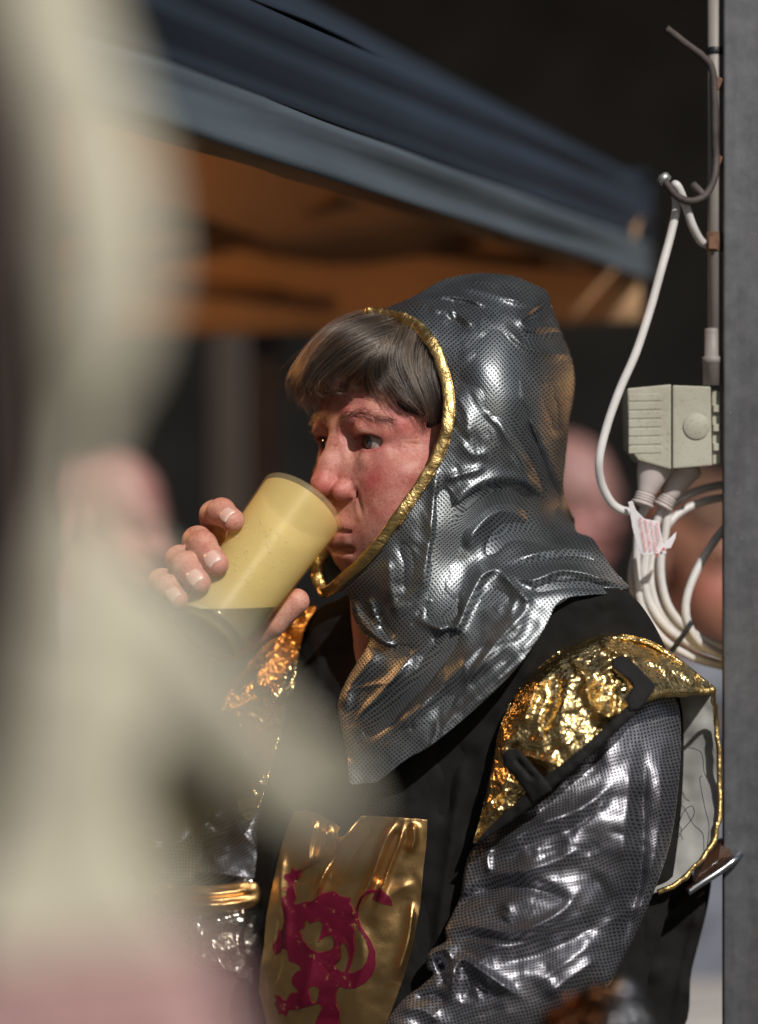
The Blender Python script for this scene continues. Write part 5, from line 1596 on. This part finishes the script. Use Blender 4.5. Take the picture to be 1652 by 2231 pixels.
def plug(name, a, b, y, r, label, s=1.0):
    A, B = Vector(W(*a, y)), Vector(W(*b, y - 0.004))
    L = (B - A).length
    pl = empty(name, tuple(A), label, "plug", "plugs under the socket box")
    prof = [(r * 1.00, 0), (r * 1.05, L * 0.05), (r * 1.05, L * 0.14), (r * 0.92, L * 0.2), (r * 0.80, L * 0.4), (r * 0.62, L * 0.6), (r * 0.50, L * 0.72), (r * 0.46, L * 0.80)]
    lathe("plug_body", prof, A, B - A, M_plug, pl, 28)
    d = (B - A).normalized()
    for k in range(3):
        lathe("grip_ring", [(r * 0.44, -0.0004), (r * 0.54, 0.0004), (r * 0.54, 0.0016), (r * 0.44, 0.0022)], A + d * L * (0.78 + 0.055 * k), d, M_plug, pl, 24)
    lathe("collar", [(r * 0.44, 0), (r * 0.60, 0.0006), (r * 0.60, 0.0028), (r * 0.40, 0.0034)], A + d * L * 0.95, d, M_plug, pl, 24)
plug("plug", (1432, 1000), (1400, 1098), 1.945, 0.0150, "grey white plug hanging above the printed tag")
plug("plug", (1496, 1010), (1444, 1104), 1.958, 0.0140, "grey white plug behind the printed tag's plug, nearer the post")

M_tag = simple("white_paper_tag", (0.66, 0.64, 0.66), 0.6, 0, 0.05)
M_tagred = simple("red_tag_ink", (0.62, 0.10, 0.08), 0.7, 0, 0.05)
tg = empty("warning_tag", W(1400, 1110, 1.95), "white paper tag printed with red warning lines, wrapped on a plug", "tag")
TY = 1.918
relief("tag_paper", [(1369, 1094), (1378, 1091), (1386, 1112), (1404, 1130), (1424, 1134), (1436, 1136), (1440, 1160), (1446, 1190), (1453, 1206), (1400, 1210), (1388, 1190), (1378, 1150)], M_tag, tg, step=3, y0=TY, smooth_poly=False,
       depth=lambda P: TY * 1000 + 0.06 * np.abs(P[:, 0] - 1405), thick=0.4)
relief("tag_fold", [(1444, 1184), (1456, 1176), (1474, 1158), (1472, 1172), (1462, 1194), (1448, 1196)], M_tag, tg, step=3, depth=lambda P: TY * 1000 + 3 + 0.1 * (P[:, 0] - 1444), thick=0.4, smooth_poly=False)
lines = ["WARNING", "DO NOT OPERATE", "UNLESS CORD IS", "FULLY UNCOILED"]
for i, t in enumerate(lines):
    fc = bpy.data.curves.new("tag_text", 'FONT'); fc.body = t; fc.size = 0.0034; fc.extrude = 0.00004
    tmp = bpy.data.objects.new("tag_text", fc)
    COL.objects.link(tmp)
    me = bpy.data.meshes.new_from_object(tmp.evaluated_get(bpy.context.evaluated_depsgraph_get()))
    bpy.data.objects.remove(tmp); bpy.data.curves.remove(fc)
    p = Vector(W(1427 - i * 12.0, 1139 - i * 3.5, TY - 0.0012))
    me.transform(Matrix.Translation(p) @ Matrix.Rotation(math.radians(80), 4, 'Y') @ Matrix.Rotation(math.radians(90), 4, 'X'))
    me.materials.clear()
    add_mesh("tag_text", me, M_tagred, tg, False)
bm = bmesh.new()
tp_ = [W(1441, 1199, TY - 0.001), W(1447, 1191, TY - 0.001), W(1449, 1201, TY - 0.001)]
bm.faces.new([bm.verts.new(p) for p in tp_]); o = bm_obj("warning_triangle", bm, M_tagred, tg)
md = o.modifiers.new("thickness", 'SOLIDIFY'); md.thickness = 0.0001

# ------------------------------------------------------------------ blue canopy (gazebo) with warm lit underside
M_blue = simple("blue_canopy_cloth", (0.020, 0.031, 0.048), 0.75, 0, 0.25, 2.5, 0.2, 200, spec=0.3)  # canopy cloth colours darkened to stand in for shade
M_bluelight = simple("grey_blue_valance", (0.075, 0.098, 0.118), 0.75, 0, 0.15, 3, 0.2, 200, spec=0.3)  # likewise darkened in colour for shade
M_tan = simple("glow_tan_lining", (0.42, 0.25, 0.13), 0.85, 0, 0.25, 3)  # tan lining added so the warm-lit underside reads orange instead of blue
M_alu = simple("grey_aluminium", (0.075, 0.068, 0.078), 0.6, 0.3, 0.15, 10)
M_brown0 = simple("dark_brown_batten", (0.045, 0.026, 0.016), 0.8, 0, 0.3, 8)
M_bar = simple("varnished_wood_bar", (0.26, 0.14, 0.065), 0.6, 0, 0.2, 8)
gz = 0.262
A_ = np.array(W(1424, 600, 2.75)); A_[2] = CAM_Z + gz
dB = np.array([-0.379, -0.925, 0]); dC = np.array([-0.925, 0.379, 0])
SZ = 3.0
B__ = A_ + dB * SZ; C__ = A_ + dC * SZ; D__ = A_ + (dB + dC) * SZ
apex = (A_ + B__ + C__ + D__) / 4 + np.array([0, 0, 1.0])
gaz = empty("market_canopy", (float(A_[0] + (dB + dC)[0] * SZ / 2), float(A_[1] + (dB + dC)[1] * SZ / 2), 0),
            "dark blue market canopy with pale lower valance band and orange lit underside", "canopy")
VH_ = 0.042
def cloth_quad(name, p0, p1, p2, p3, mat, nx, ny, wav, parent, thick=0.002, sag=0.0, freq=7.0, seed=0):
    V = []
    for i in range(nx + 1):
        for j in range(ny + 1):
            s, t = i / nx, j / ny
            P = (p0 * (1 - s) + p1 * s) * (1 - t) + (p3 * (1 - s) + p2 * s) * t
            V.append(P)
    V = np.array(V)
    n = np.cross(p1 - p0, p3 - p0); n = n / np.linalg.norm(n)
    S, T = [a.ravel() for a in np.meshgrid(np.linspace(0, 1, nx + 1), np.linspace(0, 1, ny + 1), indexing='ij')]
    d = wav * fbm(S * freq + seed, T * freq * 0.35 + seed, oct=3) - sag * np.sin(np.pi * S) * np.sin(np.pi * T)
    V = V + n * d[:, None]
    F = [(i * (ny + 1) + j, (i + 1) * (ny + 1) + j, (i + 1) * (ny + 1) + j + 1, i * (ny + 1) + j + 1) for i in range(nx) for j in range(ny)]
    o = mesh_np(name, V, F, mat, parent)
    md = o.modifiers.new("thickness", 'SOLIDIFY'); md.thickness = thick
    return o
up = np.array([0, 0, 1.0])
def eave(P): return P + up * VH_
for (P, Q), sd in (((B__, A_), 1), ((A_, C__), 2), ((C__, D__), 3), ((D__, B__), 4)):
    # pale lower band, folded upper skirt, then the roof panel; each with its lining
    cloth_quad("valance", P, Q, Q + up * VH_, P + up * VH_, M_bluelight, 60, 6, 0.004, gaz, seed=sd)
    inn = (apex - (P + Q) / 2); inn[2] = 0; inn /= np.linalg.norm(inn)
    prof_ = [(0.006, 0.000), (0.009, 0.008), (0.006, 0.016), (0.000, 0.026), (0.001, 0.034), (0.007, 0.042), (0.006, 0.050), (0.002, 0.057), (0.004, 0.064), (0.014, 0.070), (0.03, 0.074)]
    V, F = [], []
    ns = 70
    for i in range(ns + 1):
        b0 = P + (Q - P) * i / ns + up * (VH_ + 0.004)
        for j, (o_, z_) in enumerate(prof_):
            w_ = vnoise(np.array([i * 0.11 + sd * 3]), np.array([j * 0.5]))[0]
            V.append(b0 + inn * (o_ + 0.004 * w_) + up * z_ * (1 + 0.05 * w_))
            if i and j:
                m_ = len(prof_); k = i * m_ + j
                F.append((k, k - 1, k - m_ - 1, k - m_))
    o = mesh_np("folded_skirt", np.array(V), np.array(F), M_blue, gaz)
    md = o.modifiers.new("thickness", 'SOLIDIFY'); md.thickness = 0.002
    f0, f1 = P + up * (VH_ + 0.080) + inn * 0.032, Q + up * (VH_ + 0.080) + inn * 0.032
    r0, r1 = f0 + (apex - f0) * 0.985, f1 + (apex - f1) * 0.985
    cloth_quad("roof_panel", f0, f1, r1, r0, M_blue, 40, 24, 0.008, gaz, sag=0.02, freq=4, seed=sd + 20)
    i0, i1 = P + inn * 0.05 + up * 0.006, Q + inn * 0.05 + up * 0.006
    drop = 0.055 if sd == 2 else 0.0
    cloth_quad("valance_lining", i0 - up * drop, i1 - up * drop, i1 + up * 0.07, i0 + up * 0.07, M_tan, 60, 4, 0.006, gaz, seed=sd + 30, freq=16)
    k0, k1 = i0 + up * 0.05 + inn * 0.01, i1 + up * 0.05 + inn * 0.01
    a4 = apex - up * 0.12
    cloth_quad("roof_lining", k0, k1, k1 + (a4 - k1) * 0.985, k0 + (a4 - k0) * 0.985, M_tan, 60, 24, 0.02, gaz, sag=0.02, freq=9, seed=sd + 40)
def bar(name, p, q, w, mat, parent):
    p, q = np.array(p, float), np.array(q, float)
    return tube(name, [p, (p + q) / 2, q], w, mat, parent, 8, 2)
for P, Q in ((A_, C__), (C__, D__)):
    inn = (apex - (P + Q) / 2); inn[2] = 0; inn /= np.linalg.norm(inn)
    p, q = P * 0.86 + Q * 0.14 + inn * 0.10 + up * 0.02, Q + inn * 0.09 + up * 0.02
    n = 4
    for i in range(n):
        a, b2 = p + (q - p) * i / n, p + (q - p) * (i + 1) / n
        bar("truss_bar", a - up * 0.03, b2 + up * 0.06, 0.010, M_bar, gaz)
        bar("truss_bar", a + up * 0.06, b2 - up * 0.03, 0.010, M_bar, gaz)
for P, f in ((C__, 1), (D__, 1), (B__, 1)):
    box("leg", (P[0], P[1], (P[2] + 0.1) / 2), (0.035, 0.035, P[2] + 0.1), M_alu, gaz)
for P in (A_, B__, C__, D__):
    c0 = apex - P
    bar("roof_rafter", P + c0 * 0.25 - up * 0.10, apex - up * 0.22, 0.012, M_bar, gaz)
bar("cross_bar", W(250, 588, 3.0), W(740, 428, 2.72), 0.011, M_bar, gaz)
for a_, b_, r__ in (((300, 645, 3.0), (1020, 628, 2.85), 0.017), ((620, 515, 2.9), (1180, 572, 2.7), 0.007), ((300, 470, 2.85), (740, 512, 2.8), 0.016), ((640, 694, 3.0), (1040, 660, 2.9), 0.009), ((760, 560, 2.9), (1300, 606, 2.75), 0.006)):
    bar("dark_batten", W(*a_), W(*b_), r__, M_brown0, gaz)
mid = A_ + dC * SZ * 0.47
lx = W(578, 0, 3.0)
box("leg", (lx[0], 3.02, 0.95), (0.034, 0.034, 1.9), M_alu, gaz)
# timber posts and a brown screen at the back of the stall
M_brown = simple("brown_timber", (0.03, 0.017, 0.010), 0.7, 0, 0.3, 6)
scr = empty("timber_screen", (-1.0, 4.9, 0), "brown timber screen standing in the dark at the back of the stall", "screen")
for i, x in enumerate((-2.6, -2.1, -1.62, -1.18, -0.86, -0.30, 0.28, 0.75, 1.25)):
    box("post", (x, 4.9, 1.05), (0.07, 0.07, 2.0), M_brown, scr, bevel=0.004)
for z in (0.5,): box("rail", (-0.65, 4.96, z), (4.0, 0.04, 0.09), M_brown, scr, bevel=0.003)
M_dark_sheet = simple("dark_brown_sheet", (0.030, 0.018, 0.014), 0.9, 0, 0.25, 6)
q0, q1 = np.array(W(-420, 0, 1.30)), np.array(W(70, 0, 1.27))
q0[2] = q1[2] = 0.05
cloth_quad("dark_side_sheet", q0, q1, q1 + up * 1.78, q0 + up * 1.78, M_dark_sheet, 40, 10, 0.02, gaz, seed=77, freq=9)  # made-up dark sheet standing in for the darkness at far left
# faded lettering and a green round mark on the band
M_letter = simple("pale_lettering", (0.42, 0.43, 0.47), 0.7)
M_green = simple("green_mark", (0.13, 0.20, 0.06), 0.7)
wall_d = -dB                                    # direction along the band, towards the near-right corner
nrm = np.array([-dC[0], -dC[1], 0])
e0 = A_ + up * (VH_ + 0.012) - dC * 0.0
bm = bmesh.new()
def lett(x, z, w, h):
    c = A_ + dB * x + nrm * (-0.018) + up * (VH_ + z * 0.7 + 0.012)
    M = Matrix.Rotation(math.atan2(dB[1], dB[0]), 3, 'Z')
    box_bm(bm, tuple(c), (w, 0.003, h), M)
x = 0.30
for k, wd in enumerate((0.026, 0.022, 0.026, 0.02, 0.026, 0.022, 0.024, 0.016)):
    lett(x - 0.008, 0.034, 0.006, 0.034); lett(x + 0.008, 0.034, 0.006, 0.034)
    if k % 2 == 0: lett(x, 0.048, 0.016, 0.006)
    if k % 3 != 1: lett(x, 0.034, 0.016, 0.006)
    x += wd + 0.012
bm_obj("lettering", bm, M_letter, gaz)
c = A_ + dB * 0.14 + nrm * (-0.02) + up * (VH_ + 0.028)
lathe("green_mark", [(0.028, 0), (0.028, 0.003)], Vector(c), Vector(nrm), M_green, gaz, 24)

# warm lamp hanging under the canopy (added out of view, inferred from the orange glow)
M_bulb = bpy.data.materials.new("warm_bulb"); M_bulb.use_nodes = True
nt = M_bulb.node_tree
em = nt.nodes.new("ShaderNodeEmission"); em.inputs[0].default_value = (1.0, 0.48, 0.16, 1); em.inputs[1].default_value = 12
nt.links.new(em.outputs[0], nt.nodes["Material Output"].inputs[0])
def lamp(pos, energy, label):
    l = empty("hanging_lamp", pos, label, "lamp", "warm lamps under the canopy")
    bm = bmesh.new(); bmesh.ops.create_uvsphere(bm, u_segments=20, v_segments=12, radius=0.03, matrix=Matrix.Translation(pos))
    bm_obj("bulb", bm, M_bulb, l, True)
    lathe("lamp_holder", [(0.012, 0.025), (0.016, 0.027), (0.016, 0.05), (0.008, 0.06)], Vector(pos), (0, 0, 1), M_blackpl, l, 20)
    tube("cord", [Vector(pos) + Vector((0, 0, 0.04)), Vector(pos) + Vector((0, 0, 0.14)), Vector(pos) + Vector((0, 0, 0.25))], 0.004, M_blackpl, l, 8, 2)
    ld = bpy.data.lights.new("lamp_light", 'POINT'); ld.energy = energy; ld.color = (1.0, 0.50, 0.19); ld.shadow_soft_size = 0.05
    lo = bpy.data.objects.new("lamp_light", ld); COL.objects.link(lo); lo.parent = l; lo.location = (0, -0.036, 0)
lamp((-0.80, 2.45, 1.90), 11.0, "warm bulb hanging under the middle of the blue canopy")

lamp((0.85, 2.9, 1.72), 1.2, "second warm bulb hanging beyond the steel post, out past the canopy corner")
# ------------------------------------------------------------------ people in the background
M_shirt = simple("grey_shirt", (0.25, 0.245, 0.265), 0.85, 0, 0.12, 12)
M_shirt2 = simple("pale_blue_shirt", (0.15, 0.165, 0.20), 0.85, 0, 0.12, 12)
M_shirt3 = simple("dark_shirt", (0.02, 0.02, 0.022), 0.9, 0, 0.2, 12)
def figure(label, u, v, y, face_deg, tone, shirt, hair=None, lean=(0, 0), head=1.0, cap_=None, bow=0.0):
    """a standing person whose head centre is at drawing position u, v at distance y"""
    hc3 = Vector(W(u, v, y))
    p = empty("person", (hc3.x, hc3.y, 0), label, "person")
    fa = math.radians(face_deg)                     # 0 = facing the lens, + = towards the right of the picture
    F = np.array([math.sin(fa), -math.cos(fa), 0]); S = np.array([math.cos(fa), math.sin(fa), 0]); U = np.array([0, 0, 1.0])
    if bow:
        F, U = F * math.cos(bow) - U * math.sin(bow), U * math.cos(bow) + F * math.sin(bow)
    B3 = np.array([S, F, U])
    hcv = np.array(hc3) * 1000
    def loc(x, y_, z): return hcv + (np.array([x, y_, z]) @ B3) * head
    def fh(p_):
        q = ((p_ - hcv.astype(np.float32)) @ B3.T.astype(np.float32)) / head
        q = q.astype(np.float32)
        a = q.copy(); a[:, 0] = np.abs(a[:, 0])
        d = ell(q, (0, -12, 25), (74, 94, 86))
        d = smin(d, ell(q, (0, 35, -50), (56, 48, 68)), 16)
        d = smin(d, ell(q, (0, 62, -98), (22, 20, 18)), 14)
        d = smin(d, chain(q, [(0, 84, -5), (0, 104, -40)], [9, 13], 3), 8)
        d = smin(d, ell(a, (14, 92, -44), (9, 11, 9)), 4)
        d = smin(d, chain(a, [(6, 82, 14), (40, 70, 16)], [9, 8], 3), 10)
        d = smax(d, -ell(a, (31, 92, -2), (17, 14, 11)), 8)
        d = smin(d, ell(a, (31, 68, -2), (13, 13, 13)), 3)
        d = smin(d, ell(q, (0, 84, -74), (26, 9, 5)), 4)
        d = smin(d, ell(q, (0, 82, -83), (23, 9, 6)), 4)
        d = smin(d, ell(a, (77, -14, -18), (7, 19, 32)), 6)
        d = smin(d, cap(q, (0, -10, -70), (0, -30, -190), 54, 62), 18)
        return d * head
    V1, F1 = sdf_mesh(fh, hcv - 240, hcv + 240, 5.0)
    q = ((V1 - hcv) @ B3.T) / head
    c = np.tile(np.array(tone), (len(V1), 1))
    a = q.copy(); a[:, 0] = np.abs(a[:, 0])
    rd = np.exp(-(((a - [45, 70, -40]) / [22, 30, 22]) ** 2).sum(1)) + np.exp(-(((q - [0, 104, -40]) / [16, 18, 18]) ** 2).sum(1))
    c = c * (1 - 0.45 * rd[:, None]) + np.array([0.5, 0.14, 0.13]) * 0.45 * rd[:, None]
    ey = np.exp(-(((a - [31, 80, -2]) / [11, 14, 6]) ** 2).sum(1)); c = c * (1 - 0.8 * ey[:, None]) + 0.03 * ey[:, None]
    lp = np.exp(-(((q - [0, 92, -79]) / [26, 16, 9]) ** 2).sum(1)); c = c * (1 - 0.7 * lp[:, None]) + np.array([0.42, 0.12, 0.12]) * 0.7 * lp[:, None]
    hv = np.array([hc3.x, hc3.y]) + np.array(lean)
    mesh_np("body", V1 / 1000, F1, M_skin, p, True, None, c)
    if hair is not None:
        fhh = lambda p_: smax(ell(((p_ - hcv.astype(np.float32)) @ B3.T.astype(np.float32)) / head, (0, -16, 30), (82, 100, 92)), -(((p_ - hcv.astype(np.float32)) @ B3.T.astype(np.float32))[:, 2] - 28 + 1.1 * np.minimum(0, ((p_ - hcv.astype(np.float32)) @ B3.T.astype(np.float32))[:, 1] - 60)), 10)
        V2, F2 = sdf_mesh(fhh, hcv - 240, hcv + 240, 7)
        mesh_np("hair", V2 / 1000, F2, simple("figure_hair", hair, 0.8, 0, 0.3, 60, 0.8, 90), p)
    # clothed torso, arms and legs down to the ground
    n0 = np.array(loc(0, -30, -190)); n0x = n0.copy()
    gx, gy = n0[0] + lean[0] * 1000, n0[1] + lean[1] * 1000
    zs = n0[2] - 40
    Sx = np.array([math.cos(fa), math.sin(fa), 0]); Fx = np.array([math.sin(fa), -math.cos(fa), 0])
    ctr = lambda z: np.array([n0[0] + (gx - n0[0]) * min(1, (zs - z) / 550), n0[1] + (gy - n0[1]) * min(1, (zs - z) / 550), z])
    def fb(p_):
        d = None
        ch, be, hi_ = ctr(zs - 170), ctr(zs - 400), ctr(zs - 540)
        for s in (-1, 1):
            t = chain(p_, [ch + Sx * 70 * s, be + Sx * 60 * s, hi_ + Sx * 70 * s], [115, 105, 110], 10)
            d = t if d is None else smin(d, t, 40)
            sh = ctr(zs - 60) + Sx * 185 * s
            d = smin(d, cap(p_, n0 + U * 20, sh, 62, 60), 40)
            el_ = ctr(zs - 340) + Sx * 250 * s; ha = ctr(zs - 520) + Sx * 210 * s + Fx * 150
            d = smin(d, chain(p_, [sh, el_, ha], [60, 48, 38], 10), 14)
            kn = np.array([gx, gy, 480]) + Sx * 100 * s; ft = np.array([gx, gy, 60]) + Sx * 110 * s
            d = smin(d, chain(p_, [hi_ + Sx * 90 * s, kn, ft, ft + Fx * 130], [95, 65, 52, 45], 10), 12)
        return d
    lo_ = np.array([min(n0[0], gx) - 480, min(n0[1], gy) - 480, -40]); hi2 = np.array([max(n0[0], gx) + 480, max(n0[1], gy) + 480, n0[2] + 60])
    V3, F3 = sdf_mesh(fb, lo_, hi2, 14)
    V3 = V3 + grad(fb, V3.astype(np.float32), 6) * (6 * fbm(V3[:, 0] / 90, V3[:, 1] / 90, V3[:, 2] / 60, 3))[:, None]
    V3[:, 2] = np.maximum(V3[:, 2], 3)
    mesh_np("clothes", V3 / 1000, F3, shirt, p)
    return p
figure("bald man in grey shirt standing blurred behind the cup", 243, 1132, 3.9, 62, (0.40, 0.245, 0.22), M_shirt, lean=(-0.22, 0.1), bow=0.15)
figure("pale person partly hidden behind the silver hood", 1236, 1092, 4.0, 40, (0.34, 0.21, 0.19), M_shirt3)
figure("tanned person in pale blue shirt seen through the cable coil", 1530, 1215, 3.3, 35, (0.30, 0.165, 0.11), M_shirt2, hair=(0.10, 0.05, 0.03))

# ------------------------------------------------------------------ things at the edges
# dark table with a white box behind the drinker at lower right
M_wood = simple("dark_table_wood", (0.05, 0.03, 0.02), 0.6, 0, 0.3, 8)
tz = W(0, 2262, 3.0)[2]
tx = W(1520, 0, 2.9)[0]
tbl = empty("table", (tx + 0.25, 3.15, 0), "dark wooden table behind the drinker, white box on it", "table")
box("tabletop", (tx + 0.25, 3.15, tz - 0.015), (1.1, 0.6, 0.03), M_wood, tbl, bevel=0.004)
for sx in (-1, 1):
    for sy in (-1, 1):
        box("leg", (tx + 0.25 + sx * 0.5, 3.15 + sy * 0.25, (tz - 0.03) / 2), (0.05, 0.05, tz - 0.03), M_wood, tbl)
M_white = simple("white_card", (0.36, 0.35, 0.34), 0.7, 0, 0.06, 20)
wb = empty("takeaway_box", (W(1512, 0, 3.0)[0], 3.0, tz), "white card takeaway box on the dark table at lower right", "box")
box("box_base", (W(1512, 0, 3.0)[0], 3.02, tz + 0.022), (0.15, 0.12, 0.044), M_white, wb, bevel=0.004)
box("lid", (W(1512, 0, 3.0)[0], 3.02, tz + 0.051), (0.156, 0.126, 0.012), M_white, wb, bevel=0.003)

# brown glass ornament on a polished bar, between the white lining and the post
M_glass, nt, b = mat_base("brown_glass")
b.inputs["Base Color"].default_value = (0.42, 0.22, 0.13, 1); b.inputs["Roughness"].default_value = 0.08
b.inputs["Transmission Weight"].default_value = 0.85; b.inputs["IOR"].default_value = 1.5
M_chrome = simple("polished_steel", (0.5, 0.52, 0.55), 0.18, 1.0, 0.1)
gl = empty("glass_ornament", W(1540, 1900, 1.94), "brown faceted glass on a polished steel bar, between white lining and post", "ornament")
bm = bmesh.new()
pts = [W(1506, 1936, 1.905), W(1512, 1900, 1.915), W(1545, 1856, 1.92), W(1570, 1842, 1.92), W(1590, 1850, 1.925), W(1596, 1866, 1.92), W(1560, 1898, 1.91), W(1530, 1890, 1.895), W(1566, 1868, 1.898)]
pts += [(p[0] + 0.004, p[1] + 0.03, p[2] + 0.002) for p in pts[:7]]
vsx = [bm.verts.new(p) for p in pts]
bmesh.ops.convex_hull(bm, input=vsx)
bm_obj("glass", bm, M_glass, gl)
tube("steel_bar", [W(u, v, y) for u, v, y in [(1498, 1944, 1.90), (1530, 1922, 1.902), (1570, 1896, 1.906), (1606, 1868, 1.912), (1614, 1858, 1.93)]], 0.0032, M_chrome, gl, 12, 6)

# crumpled brown and silver foil, near the lens at the bottom edge
M_greyfoil = foil("grey_foil", (0.34, 0.35, 0.37), 0.2, 0.3, 16)
M_brownfoil = foil("brown_foil", (0.13, 0.055, 0.022), 0.12, 0.35, 16)
fy = 1.42
fb_ = empty("foil_bundle", W(1290, 2231, fy), "crumpled brown and silver foil bundle in front of the sleeve at the bottom edge", "foil")
relief("brown_foil", [(1165, 2250), (1185, 2205), (1235, 2172), (1275, 2145), (1310, 2135), (1335, 2150), (1325, 2190), (1318, 2260), (1300, 2330), (1150, 2330)], M_brownfoil, fb_, step=4, y0=fy, bulge=0.8,
       folds=[([(1200, 2230), (1250, 2200), (1300, 2160)], 10, 6), ([(1240, 2250), (1280, 2215), (1310, 2180)], 8, -6), ([(1190, 2270), (1250, 2260), (1310, 2230)], 9, 6)], noise=[(34, 2.2)], thick=4)
relief("silver_foil", [(1330, 2150), (1360, 2132), (1395, 2145), (1415, 2180), (1420, 2240), (1400, 2330), (1300, 2330), (1310, 2240), (1318, 2180)], M_greyfoil, fb_, step=4, y0=fy + 0.01, bulge=0.8,
       folds=[([(1330, 2200), (1365, 2180), (1400, 2160)], 8, 6), ([(1340, 2240), (1370, 2215), (1405, 2210)], 8, -6), ([(1320, 2260), (1360, 2250), (1400, 2250)], 8, 6)], noise=[(34, 2.2)], thick=4)

# ------------------------------------------------------------------ pale hanging cloth close to the lens at the left
M_cream = simple("cream_cloth", (0.53, 0.495, 0.385), 0.95, 0, 0.06, 8, spec=0.1)
M_olive = simple("olive_shade_cloth", (0.17, 0.145, 0.085), 0.95, 0, 0.1, 8, spec=0.1)  # olive tone stands in for the cream cloth lying in shadow
M_pink = simple("pink_hem", (0.42, 0.26, 0.25), 0.95, 0, 0.1, 8, spec=0.1)
NY = 0.64
cl = empty("hanging_cloth", W(150, 2900, NY), "pale cream cloth hanging gathered in the middle, blurred close to the lens at left", "cloth")
relief("cloth_panel", [(20, -260), (190, -260), (215, 0), (262, 150), (322, 330), (345, 480), (345, 640), (300, 790), (238, 905), (214, 985), (206, 1060), (262, 1170), (400, 1290), (490, 1390), (555, 1490), (640, 1590), (715, 1672), (775, 1760),
        (740, 1800), (650, 1772), (540, 1712), (440, 1645), (370, 1600), (310, 1640), (300, 1740), (320, 1850), (370, 1950), (420, 2040), (-60, 2080), (-40, 1900), (10, 1700), (35, 1500), (60, 1370), (105, 1190), (140, 1060), (152, 960), (150, 850), (136, 760), (125, 600), (105, 400), (70, 220), (30, 80)],
       M_cream, cl, step=10, y0=NY, bulge=0.2, folds=[([(180, 1150), (150, 1500), (120, 1900)], 60, 8), ([(260, 1200), (480, 1450), (760, 1780)], 60, 6), ([(230, 350), (240, 550), (200, 850)], 60, 6)], noise=[(200, 2)], thick=2)
relief("lining", [(230, 1300), (400, 1480), (520, 1640), (590, 1740), (520, 1850), (430, 1880), (330, 1960), (230, 1900), (220, 1600)], M_olive, cl, step=12, y0=NY + 0.03, bulge=0.2, thick=2)  # sheet filling the gap, coloured as shaded cloth
relief("lining", [(110, 560), (180, 700), (170, 900), (150, 980), (100, 900), (70, 700)], M_olive, cl, step=12, y0=NY + 0.03, bulge=0.2, thick=2)
relief("hem", [(-60, 2068), (120, 2062), (300, 2052), (425, 2030), (470, 2110), (510, 2260), (520, 2420), (-100, 2420)], M_pink, cl, step=12, y0=NY + 0.004, bulge=0.15, folds=[([(100, 2080), (120, 2400)], 40, 10), ([(300, 2060), (330, 2400)], 40, 10)], thick=2)
